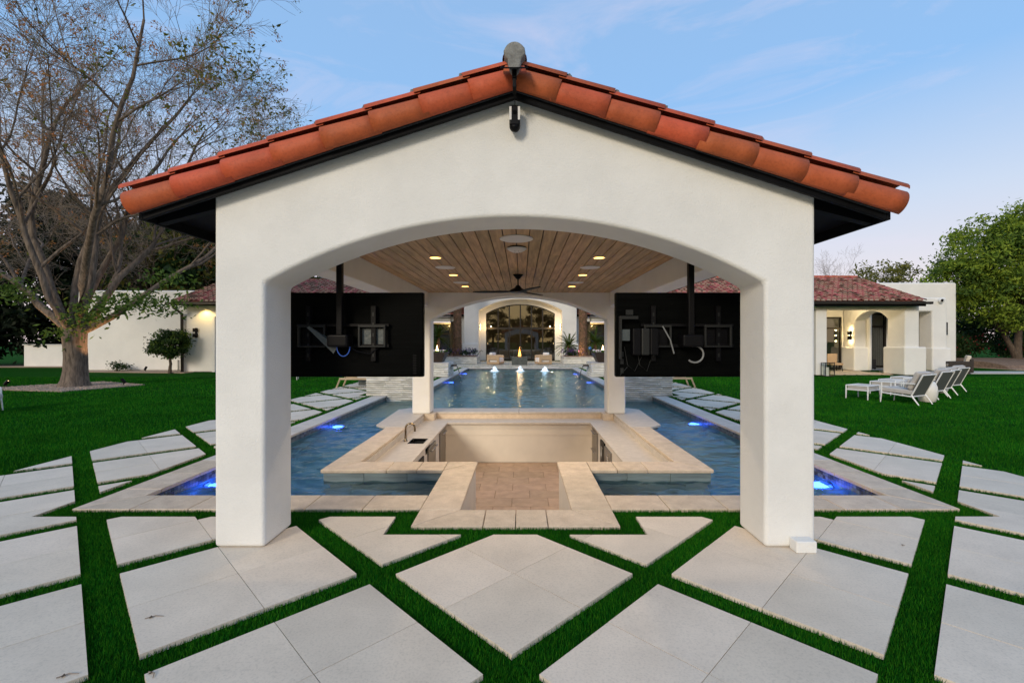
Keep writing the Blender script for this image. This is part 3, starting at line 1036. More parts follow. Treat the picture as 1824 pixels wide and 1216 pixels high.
for s in (-1, 1):
    a, b = sorted((s * 2.10, s * (HO - 0.004)))
    MB().box(a, b, WB + 0.001, VF - 0.001, 2.49, 3.0).build('side_beam', 'stucco', pav, bevel=0.015, seg=3)
# plank ceiling
ce = MB().box(-2.099, 2.099, WB + 0.002, VF - 0.002, CEIL + 0.02, CEIL + 0.05).build('ceiling', 'ceiling_dark', pav)
npl = 30
pw = 4.19 / npl
for i in range(npl):
    x0 = -2.095 + i * pw
    y = WB + 0.004
    cuts = [y]
    yy = y + rnd.uniform(0.8, 3.4)
    while yy < VF - 0.6:
        cuts.append(yy); yy += rnd.uniform(1.8, 3.2)
    cuts.append(VF - 0.004)
    for a, b in zip(cuts[:-1], cuts[1:]):
        MB().box(x0 + 0.005, x0 + pw - 0.005, a + 0.002, b - 0.002, CEIL + rnd.uniform(0, 0.0015), CEIL + 0.0198).build('plank', 'plank_wood', ce, bevel=0.002, seg=1)
# roof deck, boards, rafters
roof = MB().prism([(-HR + 0.10, zu(HR - 0.10)), (0, zu(0)), (HR - 0.10, zu(HR - 0.10)), (HR - 0.10, zu(HR - 0.10) + 0.05), (0, zu(0) + 0.05), (-HR + 0.10, zu(HR - 0.10) + 0.05)], 'y', RF + 0.135, RB - 0.135).build('roof', 'black_paint', pav)
for s in (-1, 1):
    for (ya, yb, nm) in ((RF + 0.10, RF + 0.134, 'rake_board'), (RB - 0.134, RB - 0.10, 'rake_board')):
        xe = HR - 0.12
        q = [(0, zt(0) - 0.275), (s * xe, zt(xe) - 0.275), (s * xe, zt(xe) - 0.10), (0, zt(0) - 0.10)]
        MB().prism(q if s > 0 else q[::-1], 'y', ya, yb).build(nm, 'black_paint', roof, bevel=0.004)
    q = [(0.0, zt(0) - 0.226), (s * xe, zt(xe) - 0.226), (s * xe, zt(xe) - 0.16), (0, zt(0) - 0.16)]
    MB().prism(q if s > 0 else q[::-1], 'y', RF + 0.078, RF + 0.099).build('underlay_strip', 'underlay', roof)
    # eave fascia
    a, b = sorted((s * (HR - 0.118), s * (HR - 0.085)))
    MB().box(a, b, RF + 0.10, RB - 0.10, zt(HR - 0.1) - 0.27, zt(HR - 0.1) - 0.08).build('eave_board', 'black_paint', roof, bevel=0.004)
    for k in range(9):
        y = WF + 0.04 + k * (VB_ - WF - 0.16) / 8
        q = [(s * (HO + 0.002), zu(HO) - 0.12), (s * (HR - 0.13), zu(HR - 0.13) - 0.085), (s * (HR - 0.13), zu(HR - 0.13) - 0.003), (s * (HO + 0.002), zu(HO) - 0.003)]
        MB().prism(q if s > 0 else q[::-1], 'y', y, y + 0.075).build('rafter', 'black_paint', roof)
# terracotta: rake tiles along the front edge, field tiles over the slopes, ridge tiles
CO = HR / 8
ang = math.atan(PITCHR)
def rake_tile_mesh():
    mb = MB()
    Ln = CO / math.cos(ang) + 0.05
    prof = [R(t) for t in range(112, -78, -14)]
    vs, fs = [], []
    nr = 5
    for i in range(nr):
        t = i / (nr - 1)
        rr = 0.102 - 0.013 * t
        for k, a in enumerate(prof):
            vs.append((t * Ln, -rr * math.cos(a), rr * math.sin(a)))
        for k, a in enumerate(prof[::-1]):
            r2 = rr - 0.013
            vs.append((t * Ln, -r2 * math.cos(a), r2 * math.sin(a)))
    m_ = 2 * len(prof)
    for i in range(nr - 1):
        for k in range(m_):
            fs.append((i * m_ + k, i * m_ + (k + 1) % m_, (i + 1) * m_ + (k + 1) % m_, (i + 1) * m_ + k))
    h = len(prof)
    for base, fl in ((0, False), ((nr - 1) * m_, True)):
        for k in range(h - 1):
            f = (base + k, base + m_ - 1 - k, base + m_ - 2 - k, base + k + 1)
            fs.append(f[::-1] if fl else f)
    mb.add(vs, fs)
    return mb.mesh('rake_tile', 'terracotta', smooth=True)
def cover_tile_mesh(rad, Ln, taper, nseg=8, mat='terracotta_field', thick=0.0):
    mb = MB()
    vs, fs = [], []
    for i in range(2):
        rr = rad - taper * i
        for k in range(nseg + 1):
            a = math.pi * k / nseg
            vs.append((i * Ln, math.cos(a) * rr, math.sin(a) * rr * 0.62))
    for k in range(nseg):
        fs.append((k, k + 1, nseg + 2 + k, nseg + 1 + k))
    if thick:
        o = len(vs)
        for k in range(nseg + 1):
            a = math.pi * k / nseg
            vs.append((0, math.cos(a) * (rad - thick), math.sin(a) * (rad - thick) * 0.62))
        for k in range(nseg):
            fs.append((k, o + k, o + k + 1, k + 1))
    mb.add(vs, fs)
    return mb
rt = rake_tile_mesh()
fm = cover_tile_mesh(0.115, CO / math.cos(ang) + 0.05, 0.012, 8, 'terracotta', 0.014).mesh('field_tile', 'terracotta', smooth=True)
field_rest = MB()
def slope_matrix(s, run, y, zoff):
    """x axis runs up the slope from the lower end at half-run `run`; y along depth; z normal"""
    ux = Vector((-s * math.cos(ang), 0, math.sin(ang)))
    uz = Vector((s * math.sin(ang), 0, math.cos(ang)))
    uy = uz.cross(ux)
    o = Vector((s * run, y, zt(run))) + uz * zoff
    return Matrix(((ux.x, uy.x, uz.x, o.x), (ux.y, uy.y, uz.y, o.y), (ux.z, uy.z, uz.z, o.z), (0, 0, 0, 1)))
OFFR = Matrix.Translation(-WL[roof.name])
bm_cover = cover_tile_mesh(0.115, CO / math.cos(ang) + 0.05, 0.012, 6)
cnt = 0
for s in (-1, 1):
    for c in range(8):
        run = HR - c * CO
        M = slope_matrix(s, run, RF + 0.09, -0.122)
        tilt = Matrix.Rotation(-R(1.6), 4, 'Y')
        flip = Matrix.Diagonal((1, 1, 1, 1)) if s < 0 else Matrix.Diagonal((1, -1, 1, 1))
        o = bpy.data.objects.new('rake_tile', rt)
        COL.objects.link(o); o.parent = roof
        jig = Matrix.Translation((rnd.uniform(-0.004, 0.004), rnd.uniform(-0.003, 0.003), rnd.uniform(-0.002, 0.002)))
        o.matrix_local = OFFR @ M @ jig @ Matrix.Rotation(R(rnd.uniform(-0.4, 0.4)) + R(1.8), 4, 'Y') @ flip
        WL[o.name] = Vector()
        # rake tiles at the back edge
        M2 = slope_matrix(s, run, RB - 0.095, -0.125)
        fl2 = Matrix.Diagonal((1, -1, 1, 1)) if s < 0 else Matrix.Diagonal((1, 1, 1, 1))
        o2 = bpy.data.objects.new('rake_tile', rt)
        COL.objects.link(o2); o2.parent = roof
        o2.matrix_local = OFFR @ M2 @ Matrix.Rotation(R(1.8), 4, 'Y') @ fl2
        ncol = 30
        for k in range(ncol):
            y = RF + 0.15 + k * (RB - RF - 0.30) / (ncol - 1)
            M = slope_matrix(s, run + 0.02, y, -0.004) @ Matrix.Rotation(R(1.8), 4, 'Y') @ Matrix.Translation((rnd.uniform(-0.006, 0.006), 0, 0))
            if k < 8:
                o = bpy.data.objects.new('field_tile', fm)
                COL.objects.link(o); o.parent = roof
                o.matrix_local = OFFR @ M
            else:
                field_rest.add([M @ Vector(v) for v in bm_cover.v], bm_cover.f)
        # mortar bits showing at the tile noses
        if c > 0:
            p = slope_matrix(s, run + 0.02, RF + 0.12, 0.045) @ Vector((-0.012, 0, 0))
            b = MB().blob(p, (0.026, 0.03, 0.022), 7, 5, 0.25)
            b.build('mortar_bit', 'mortar', roof)
tag(field_rest.build('field_tiles', 'terracotta_field', roof, smooth=True), kind='stuff')
for k in range(19):
    y = RF + 0.06 + k * 0.405
    vs, fs = [], []
    nseg = 10
    L_ = 0.44 if k < 18 else 0.36
    for i in range(2):
        rr = 0.098 - 0.010 * i
        for q in range(nseg + 1):
            a = math.pi * q / nseg
            vs.append((math.cos(a) * rr, y + i * L_, ZA + 0.008 + math.sin(a) * rr - 0.01 * i))
    for q in range(nseg):
        fs.append((q, nseg + 1 + q, nseg + 2 + q, q + 1))
    MB().add(vs, fs).build('ridge_tile', 'terracotta', roof, smooth=True)
# mortar plug at the ridge end, uneven outline with real depth
pl = []
for i in range(24):
    t = 2 * math.pi * i / 24
    rx, rz = 0.086, 0.095
    x = rx * math.cos(t); z = ZA + 0.005 + rz * math.sin(t)
    if math.sin(t) < -0.1:
        x *= 0.66; z -= 0.075 * -math.sin(t)
    pl.append((x * rnd.uniform(0.94, 1.05), z))
MB().prism(pl, 'y', RF - 0.03, RF + 0.14).build('ridge_plug', 'mortar', roof, bevel=0.016, seg=3)
# small white foot box beside the right column
fb = MB().box(2.25, 2.415, WF - 0.105, WF - 0.001, 0.0, 0.095).build('foot_box', 'stucco', pav, bevel=0.01, seg=3)

# things fixed to the ceiling
def can(x, y, where):
    t = thing('recessed_light', (x, y, CEIL), f'lit amber recessed ceiling light, {where}', 'ceiling light', 'recessed ceiling lights')
    MB().lathe([(0.071, -0.004), (0.088, -0.006), (0.088, -0.0005), (0.071, -0.0005)], 20).build('trim_ring', 'white_plastic', t, local=True)
    MB().lathe([(0.07, -0.005), (0.07, -0.0012)], 20).build('lens', 'lamp_warm', t, local=True)
    light('recessed_lamp', 'SPOT', (x, y, CEIL - 0.03), 84, (1.0, 0.76, 0.50), 0.05, rot=(0, 0, 0), spot=R(150), parent=t, blend=0.9)
side = {-1: 'sink side', 1: 'fridge drawer side'}
for s in (-1, 1):
    for y, wh in ((6.1, 'first behind the front arch'), (7.72, 'middle of its row'), (9.35, 'last of its row before the back arch')):
        can(s * 1.09, y, f'{wh}, {side[s]}')
for s in (-1, 1):
    for y, wh in ((6.9, 'larger looking front'), (8.7, 'rear')):
        t = thing('ceiling_speaker', (s * 1.09, y, CEIL), f'round white flush ceiling speaker, {"front" if y < 7 else "rear"} one on the {side[s]}', 'speaker', 'ceiling speakers')
        MB().lathe([(0.135, -0.009), (0.15, -0.007), (0.15, -0.0005), (0.135, -0.0005)], 28).build('rim', 'white_plastic', t, local=True)
        MB().lathe([(0.134, -0.008), (0.134, -0.001)], 28).build('grille', 'white_plastic', t, local=True)
t = thing('ceiling_disc', (0, 4.95, CEIL), 'big flat white ceiling disc just inside the front arch', 'ceiling fixture')
MB().lathe([(0.165, -0.012), (0.18, -0.009), (0.18, -0.0005), (0.165, -0.0005)], 32).build('rim', 'white_plastic', t, local=True)
MB().lathe([(0.164, -0.010), (0.164, -0.001)], 32).build('cover', 'white_plastic', t, local=True)
t = thing('dome_detector', (0, 5.42, CEIL), 'small white dome hanging under the ceiling behind the big flat disc', 'detector')
MB().lathe([(0.10, -0.014), (0.105, -0.0005)], 28).build('base_plate', 'black_plastic', t, local=True)
MB().lathe([(0.02, -0.062), (0.06, -0.056), (0.095, -0.038), (0.118, -0.018), (0.118, -0.0145)], 28).build('dome', 'white_plastic', t, smooth=True, local=True)
for a in (60, 120, 250, 290):
    MB().blob((0.06 * math.cos(R(a)), 0.06 * math.sin(R(a)), -0.058), 0.004, 6, 4).build('screw', 'dull_metal', t, local=True)
fan = thing('ceiling_fan', (0, 7.67, CEIL), 'black ceiling fan with bell shaped motor hanging from the plank ceiling', 'ceiling fan')
MB().lathe([(0.0, -0.075), (0.03, -0.075), (0.05, -0.05), (0.085, -0.008), (0.085, -0.0005), (0.0, -0.0005)], 24).build('canopy', 'black_metal', fan, smooth=True, local=True)
MB().tube([(0, 0, -0.07), (0, 0, -0.19)], 0.012, 10).build('rod', 'black_metal', fan, local=True)
MB().lathe([(0.0, -0.30), (0.12, -0.30), (0.165, -0.285), (0.12, -0.255), (0.06, -0.225), (0.035, -0.185), (0.0, -0.18)], 28).build('motor', 'black_metal', fan, smooth=True, local=True)
for k in range(3):
    a = R(176 + 120 * k)
    M = Matrix.Rotation(a, 4, 'Z') @ Matrix.Translation((0, 0, -0.285)) @ Matrix.Rotation(R(5), 4, 'X')
    q = [(0.10, -0.03), (0.30, -0.075), (0.62, -0.07), (0.76, -0.03), (0.76, 0.02), (0.62, 0.055), (0.30, 0.06), (0.10, 0.03)]
    MB().prism(q, 'z', -0.006, 0.006, M).build('blade', 'black_paint', fan, local=True, bevel=0.003)

pmat('vinyl_grey', (0.06, 0.075, 0.08), 0.35, bump=0.4, bscale=25)
# ---- televisions seen from behind
def tv(cx, wd, px_pole, label, extra):
    Y, z0, z1 = 4.55, 1.337, 2.175
    t = thing('outdoor_television', (cx, Y, z0), label, 'television', 'televisions hung in the pavilion')
    hw = wd / 2
    MB().box(-hw, hw, 0.0, 0.075, 0, z1 - z0).build('casing', 'tv_back', t, bevel=0.012, seg=3, local=True)
    MB().box(-hw + 0.015, hw - 0.015, 0.075, 0.079, 0.015, z1 - z0 - 0.015).build('screen', 'black_plastic', t, local=True)
    MB().box(-hw + 0.02, hw - 0.02, -0.012, -0.0005, 0.02, 0.275).build('lower_cover', 'tv_back', t, bevel=0.006, local=True)
    xp = px_pole - cx
    mt = MB()
    mt.box(xp - 0.028, xp + 0.028, -0.15, -0.095, 0.37, CEIL - z0 - 0.001)
    mt.build('pole', 'black_metal', t, bevel=0.006, local=True)
    # ceiling plate
    MB().box(xp - 0.12, xp + 0.12, -0.2, -0.045, CEIL - z0 - 0.012, CEIL - z0 - 0.001).build('ceiling_plate', 'black_metal', t, local=True)
    # mount head
    MB().box(xp - 0.10, xp + 0.10, -0.2, -0.03, 0.30, 0.42).build('mount_head', 'black_plastic', t, bevel=0.02, seg=3, local=True)
    for bx in (xp - 0.34, xp + 0.30):
        MB().box(bx - 0.022, bx + 0.022, -0.055, -0.001, 0.16, 0.70).build('bracket_arm', 'black_metal', t, local=True)
        for q in range(5):
            MB().box(bx - 0.008, bx + 0.008, -0.058, -0.054, 0.2 + q * 0.1, 0.235 + q * 0.1).build('slot', 'dull_metal', t, local=True)
    f = []
    for bx in (xp - 0.30, xp + 0.29):
        fr = MB()
        w2, hh = 0.135, 0.09
        fr.box(bx - w2, bx + w2, -0.075, -0.045, 0.40 + hh, 0.425 + hh)
        fr.box(bx - w2, bx + w2, -0.075, -0.045, 0.385 - hh, 0.40 - hh)
        fr.box(bx - w2, bx - w2 + 0.02, -0.075, -0.045, 0.4 - hh, 0.4 + hh)
        fr.box(bx + w2 - 0.02, bx + w2, -0.075, -0.045, 0.4 - hh, 0.4 + hh)
        fr.build('port_frame', 'dull_metal', t, bevel=0.004, local=True)
        MB().box(bx - w2 + 0.025, bx + w2 - 0.025, -0.02, -0.0005, 0.4 - hh + 0.01, 0.4 + hh - 0.01).build('port_panel', 'vinyl_grey' if bx > xp and not extra else 'black_plastic', t, local=True)
    MB().box(xp - 0.46, xp + 0.45, -0.05, -0.02, 0.295, 0.325).build('cross_bar', 'black_metal', t, local=True)
    MB().box(xp - 0.46, xp + 0.45, -0.05, -0.02, 0.50, 0.525).build('cross_bar', 'black_metal', t, local=True)
    return t, xp
tl, xp = tv(-1.64, 1.44, -1.70, 'black television hung back to front on a pole, blue cable, over the sink side', False)
pts = [(xp + 0.04 + 0.07 * math.cos(a) * 0.9, -0.14, 0.30 - 0.09 * math.sin(a)) for a in [math.pi * i / 10 for i in range(11)]]
pmat('cable_blue', (0.03, 0.10, 0.45), 0.4)
pmat('cable_white', (0.17, 0.175, 0.175), 0.5)
MB().tube(pts, 0.005, 6).build('cable', 'cable_blue', tl, local=True)
MB().add([(xp - 0.30, -0.12, 0.50), (xp - 0.33, -0.10, 0.485), (xp - 0.06, -0.13, 0.235), (xp - 0.02, -0.13, 0.30), (xp - 0.03, -0.09, 0.33), (xp - 0.30, -0.115, 0.50)], [(0, 1, 2, 3), (0, 3, 4, 5), (1, 0, 5)]).build('loose_flap', 'vinyl_grey', tl, local=True)
tags = MB(); 
for k in range(8):
    tags.box(0.62, 0.655, -0.016, -0.0125, 0.03 + k * 0.025, 0.045 + k * 0.025)
tags.build('vent_strip', 'black_plastic', tl, local=True)
MB().tube([(xp + 0.05, -0.13, 0.33), (xp + 0.15, -0.10, 0.26), (xp + 0.27, -0.08, 0.23), (xp + 0.36, -0.03, 0.30)], 0.006, 6).build('cable', 'black_plastic', tl, local=True)
tr_, xp = tv(1.70, 1.42, 1.69, 'black television hung back to front on a pole with boxes and white cable loop', True)
MB().tube([(xp + 0.03 + 0.075 * math.sin(a) * 1.1, -0.15, 0.31 - 0.08 + 0.08 * math.cos(a)) for a in [math.pi * (-0.1 + 1.35 * i / 12) for i in range(13)]], 0.009, 8).build('cable', 'cable_white', tr_, local=True)
for k in range(3):
    MB().box(xp - 0.56 + k * 0.085, xp - 0.48 + k * 0.085, -0.13, -0.02, 0.22, 0.48).build('media_box', 'dull_metal' if k == 1 else 'black_plastic', tr_, bevel=0.012, local=True)
mb = MB(); mb.box(xp - 0.675, xp - 0.66, -0.10, -0.02, 0.18, 0.60)
mb.box(xp - 0.66, xp - 0.50, -0.10, -0.085, 0.57, 0.60)
mb.box(xp - 0.62, xp - 0.55, -0.10, -0.085, 0.61, 0.66)
mb.build('wire_cage', 'dull_metal', tr_, local=True)
MB().box(xp - 0.655, xp - 0.575, -0.07, -0.03, 0.36, 0.47).build('label_plate', 'vinyl_grey', tr_, local=True)
MB().tube([(xp - 0.27, -0.12, 0.5), (xp - 0.20, -0.13, 0.37), (xp - 0.16, -0.12, 0.235)], 0.007, 6).build('cable', 'cable_white', tr_, local=True)
for (a0, b0) in ((-0.62, -0.45), (-0.5, -0.35)):
    MB().tube([(xp + a0, -0.03, 0.30), (xp + a0 + 0.03, -0.04, 0.12), (xp + a0 + 0.1, -0.04, 0.06), (xp + b0, -0.03, 0.2)], 0.004, 6).build('cable', 'dull_metal', tr_, local=True)
MB().tube([(xp - 0.66, -0.02, 0.02), (xp - 0.59, -0.03, 0.10)], 0.004, 6).build('cable', 'dull_metal', tr_, local=True)
for zz in (0.04, 0.13, 0.2):
    MB().box(xp - 0.66, xp - 0.63, -0.04, -0.013, zz, zz + 0.05).build('plug', 'dull_metal', tr_, local=True)

# ---- security camera with little solar panel at the gable
scm = thing('security_camera', (0.0, WF, 3.36), 'small black security camera with solar panel below the gable peak', 'camera')
MB().box(-0.043, 0.043, -0.12, -0.04, 0.05, 0.21).build('body', 'black_plastic', scm, bevel=0.012, seg=3, local=True)
MB().lathe([(0.0, 0.015), (0.028, 0.02), (0.041, 0.04), (0.041, 0.06)], 16, c=(0, -0.08, 0)).build('dome', 'black_plastic', scm, smooth=True, local=True)
for s in (-1, 1):
    MB().box(s * 0.034 - 0.0085, s * 0.034 + 0.0085, -0.126, -0.115, 0.09, 0.195).build('lamp_strip', 'white_plastic', scm, local=True)
MB().lathe([(0.0, 0.0), (0.016, 0.0), (0.016, 0.006)], 16, M=Matrix.Translation((0, -0.119, 0.15)) @ Matrix.Rotation(R(90), 4, 'X')).build('lens', 'tv_back', scm, local=True)
MB().tube([(0, -0.04, 0.14), (0, -0.0005, 0.14)], 0.015, 8).build('wall_arm', 'black_plastic', scm, local=True)
MB().tube([(0, -0.07, 0.21), (0.002, -0.08, 0.245), (0.0, -0.16, 0.27)], 0.003, 6).build('cable', 'black_plastic', scm, local=True)
MB().box(-0.014, 0.014, -0.275, -0.165, 0.265, 0.335).build('panel_arm', 'black_plastic', scm, bevel=0.004, local=True)
MB().box(-0.018, 0.018, -0.285, -0.235, 0.335, 0.398).build('panel_joint', 'black_plastic', scm, bevel=0.006, local=True)
MB().box(-0.105, 0.105, -0.07, 0.07, -0.005, 0.005, Matrix.Translation((0, -0.285, 0.405)) @ Matrix.Rotation(R(31), 4, 'X')).build('solar_panel', 'black_plastic', scm, bevel=0.002, local=True)
# ================================================================ STACKED STONE BLOCKS AND WATER FEATURES
def ridge_stone(mb, x0, x1, yf, z0, z1, prot, ph, axis='y', sgn=-1):
    """one rough stone course piece: wavy ridge standing proud of the face at yf"""
    n = max(3, int((x1 - x0) / 0.09))
    h = z1 - z0
    vs, fs = [], []
    for i in range(n + 1):
        x = x0 + (x1 - x0) * i / n
        wv = 0.10 * h * math.sin(x * 9 + ph) + 0.06 * h * math.sin(x * 23 + ph * 2)
        pr = prot * (0.75 + 0.3 * math.sin(x * 5 + ph * 3))
        prof = [(0, z0 + 0.004), (pr * 0.55, z0 + 0.12 * h + wv * 0.4), (pr, z0 + 0.42 * h + wv), (pr * 0.7, z1 - 0.2 * h + wv * 0.4), (0, z1 - 0.004)]
        for p, z in prof:
            if axis == 'y': vs.append((x, yf + sgn * p, z))
            else: vs.append((yf + sgn * p, x, z))
    m_ = 5
    for i in range(n):
        for k in range(m_ - 1):
            f = (i * m_ + k, (i + 1) * m_ + k, (i + 1) * m_ + k + 1, i * m_ + k + 1)
            fs.append(f)
    fs.append(tuple(range(m_))); fs.append(tuple(range(n * m_ + m_ - 1, n * m_ - 1, -1)))
    mb.add(vs, fs)
    return mb
def stone_block(name, x0, x1, y0, y1, z0, z1, label, cat, ncourse, group=None, cap=True, prot=0.035):
    t = thing(name, ((x0 + x1) / 2, y0, z0), label, cat, group)
    MB().box(x0, x1, y0, y1, z0, z1 - (0.035 if cap else 0)).build('core', 'mortar', t)  # dark core colour stands in for the shadow in gaps between the stones
    if cap:
        MB().box(x0 - 0.03, x1 + 0.03, y0 - 0.05, y1 + 0.03, z1 - 0.034, z1).build('cap_stone', 'pale_coping', t, bevel=0.008)
    zt_ = z1 - (0.036 if cap else 0)
    h = (zt_ - z0) / ncourse
    for k in range(ncourse):
        x = x0
        while x < x1 - 0.05:
            e = min(x1, x + rnd.uniform(0.45, 0.8))
            if x1 - e < 0.15: e = x1
            ridge_stone(MB(), x + 0.001, e - 0.001, y0, z0 + k * h, z0 + (k + 1) * h, prot * rnd.uniform(0.7, 1.2), rnd.uniform(0, 6)).build('stone', 'stack_stone', t)
            x = e
        for xs_, sg in ((x0, -1), (x1, 1)):
            ridge_stone(MB(), y0 + 0.002, y1, xs_, z0 + k * h, z0 + (k + 1) * h, prot * 0.6, rnd.uniform(0, 6), 'x', sg).build('stone', 'stack_stone', t)
    return t
def scupper(s, x, y, z, label):
    t = thing('scupper', (x, y, z), label, 'water spout', 'metal water spouts')
    mb = MB()
    mb.box(0, s * 0.24, -0.17, 0.17, -0.02, -0.012)
    mb.box(0, s * 0.24, -0.178, -0.17, -0.02, 0.05)
    mb.box(0, s * 0.24, 0.17, 0.178, -0.02, 0.05)
    mb.build('trough', 'bowl_bronze', t, local=True)
    pts = []
    mb = MB()
    vs, fs = [], []
    n = 9
    for i in range(n):
        tt = i / (n - 1)
        dx = s * (0.22 + 0.22 * tt)
        dz = 0.0 - (z - WZ) * tt * tt
        for k in range(6):
            yy = -0.13 + 0.26 * k / 5
            j = rnd.uniform(-0.012, 0.012)
            vs.append((dx + j, yy * (1 - 0.35 * tt), dz))
    for i in range(n - 1):
        for k in range(5):
            fs.append((i * 6 + k, i * 6 + k + 1, i * 6 + 7 + k, i * 6 + 6 + k))
    o = MB().add(vs, fs).build('water_sheet', 'falling_water', t, local=True)
    sd = o.modifiers.new('solid', 'SOLIDIFY'); sd.thickness = 0.012
    return t
for s in (-1, 1):
    sd = 'tree side' if s < 0 else 'lounge chair side'
    a, b = sorted((s * 4.70, s * 3.25))
    stone_block('stone_wall', a, b, PY1, PY1 + 1.4, -0.45, 0.68, f'low ridged white stone block at the end of the wide pool, {sd}', 'stone wall', 17, 'ridged stone blocks by the pool', prot=0.045)
    a, b = sorted((s * 4.70, s * 3.32))
    stone_block('stone_wall', a, b, 21.2, 22.8, 0.0, 0.66, f'ridged white stone block with spout carrying a fire bowl, {sd}', 'stone wall', 6, 'ridged stone blocks by the pool', prot=0.05)
    scupper(-s, s * 3.29, 22.0, 0.48, f'dark metal water spout pouring from the far stone block, {sd}')
    a, b = sorted((s * 6.9, s * 3.15))
    pt = stone_block('planter_wall', a, b, 33.2, 35.8, 0.0, 0.50, f'low pale stone planter in front of the house, {sd}', 'planter', 3, 'stone planters', prot=0.03)
    MB().box(a + 0.15, b - 0.15, 33.35, 35.65, 0.48, 0.56).build('soil_bed', 'soil', pt)
    # fire bowl on the far block
    fb_ = thing('fire_bowl', (s * 4.08, 22.0, 0.66), f'square tapered bronze planter bowl with flowers and a flame, {sd}', 'fire bowl', 'fire bowls')
    q0, q1 = 0.38, 0.60
    vs = [(-q0, -q0, 0), (q0, -q0, 0), (q0, q0, 0), (-q0, q0, 0), (-q1, -q1, 0.47), (q1, -q1, 0.47), (q1, q1, 0.47), (-q1, q1, 0.47)]
    MB().add(vs, [(0, 3, 2, 1), (4, 5, 6, 7), (0, 1, 5, 4), (1, 2, 6, 5), (2, 3, 7, 6), (3, 0, 4, 7)]).build('bowl', 'bowl_bronze', fb_, bevel=0.012, local=True)
    fl_ = MB(); gn = MB()
    for k in range(70):
        x, y = rnd.uniform(-0.52, 0.52), rnd.uniform(-0.52, 0.52)
        fl_.blob((x, y, 0.49 + rnd.uniform(0, 0.07)), rnd.uniform(0.025, 0.05), 6, 4, 0.2)
        x, y = rnd.uniform(-0.55, 0.55), rnd.uniform(-0.55, 0.55)
        gn.blob((x, y, 0.48 + rnd.uniform(0, 0.05)), rnd.uniform(0.03, 0.06), 6, 4, 0.3)
    tag(fl_.build('flowers', 'petal_white', fb_, local=True), kind='stuff')
    tag(gn.build('leaves', 'leaf_green', fb_, local=True), kind='stuff')
    MB().lathe([(0.0, 0.47), (0.05, 0.50), (0.06, 0.56), (0.035, 0.66), (0.012, 0.78), (0.0, 0.82)], 10, c=(s * -0.12, -0.1, 0)).build('flame', 'candle_flame', fb_, local=True, smooth=True)
# bubbling jets at the far end of the pool
for k, x in enumerate((-1.53, 0.0, 1.47)):
    t = thing('fountain_jet', (x, 27.3, WZ), ['bubbling white fountain jet towards the tree side', 'bubbling white fountain jet in line with the fire pit', 'bubbling white fountain jet towards the lounge chair side'][k], 'fountain', 'fountain jets')
    mb = MB()
    for i in range(26):
        h = rnd.uniform(0, 1)
        rr = 0.17 * (1 - h) ** 0.8
        a = rnd.uniform(0, 6.28)
        mb.blob((rr * math.cos(a), rr * math.sin(a), 0.02 + 0.29 * h), rnd.uniform(0.035, 0.065) * (1.1 - 0.5 * h), 7, 5, 0.2)
    mb.build('spray', 'foam', t, local=True, smooth=True)
    mb = MB(); mb.lathe([(0.0, 0.004), (0.30, 0.006), (0.22, 0.03), (0.0, 0.05)], 18)
    mb.build('foam_ring', 'foam', t, local=True, smooth=True)
    light('jet_lamp', 'POINT', (x, 27.3, 0.12), 1.2, (0.7, 0.85, 1.0), 0.1, parent=t)

# ================================================================ HOUSES
def tile_field(mb, eave0, edir, up, width, length, csp=0.25, course=0.36, rad=0.10, skew=None, nseg=6, noses=None):
    edir, up = Vector(edir).normalized(), Vector(up).normalized()
    nrm = edir.cross(up).normalized()
    if nrm.z < 0: nrm = -nrm
    e0 = Vector(eave0)
    nc, nr = int(width / csp), int(math.ceil(length / course))
    for i in range(nc):
        for j in range(nr):
            o = e0 + edir * ((i + 0.5) * csp) + up * (j * course) + nrm * (0.012 + rnd.uniform(-.006, .006))
            L_ = min(course + 0.05, length - j * course)
            vs, fs = [], []
            for q in range(2):
                rr = rad - 0.012 * q
                for k in range(nseg + 1):
                    a = math.pi * k / nseg
                    vs.append(o + up * (q * L_) + edir * (math.cos(a) * rr) + nrm * (math.sin(a) * rr * 0.8 + 0.022 * (1 - q)))
            for k in range(nseg):
                fs.append((k, k + 1, nseg + 2 + k, nseg + 1 + k))
            mb.add(vs, fs)
            if noses is not None and rnd.random() < 0.7:
                noses.add(vs[:nseg + 1], [tuple(range(nseg + 1))[::-1]])
    return mb
def window_unit(parent, x0, x1, y, z0, z1, nmx=1, nmz=(), fr=0.08, depth=0.1, glass='window_glass'):
    """frame with mullions and single panes, facing -Y"""
    w_ = MB()
    w_.box(x0, x1, y, y + depth, z0, z0 + fr); w_.box(x0, x1, y, y + depth, z1 - fr, z1)
    w_.box(x0, x0 + fr, y, y + depth, z0 + fr, z1 - fr); w_.box(x1 - fr, x1, y, y + depth, z0 + fr, z1 - fr)
    o = w_.build('window_frame', 'bronze', parent)
    xsx = [x0 + fr] + [x0 + (x1 - x0) * k / nmx for k in range(1, nmx)] + [x1 - fr]
    zsz = [z0 + fr] + list(nmz) + [z1 - fr]
    for x in xsx[1:-1]:
        MB().box(x - fr / 2, x + fr / 2, y + 0.003, y + depth - 0.003, z0 + fr, z1 - fr).build('mullion', 'bronze', o)
    for z in zsz[1:-1]:
        MB().box(x0 + fr, x1 - fr, y + 0.006, y + depth - 0.006, z - fr / 2, z + fr / 2).build('transom', 'bronze', o)
    for a, b in zip(xsx[:-1], xsx[1:]):
        for c, d in zip(zsz[:-1], zsz[1:]):
            MB().add([(a, y + depth * 0.5, c), (b, y + depth * 0.5, c), (b, y + depth * 0.5, d), (a, y + depth * 0.5, d)], [(0, 1, 2, 3)]).build('pane', glass, o)
    return o
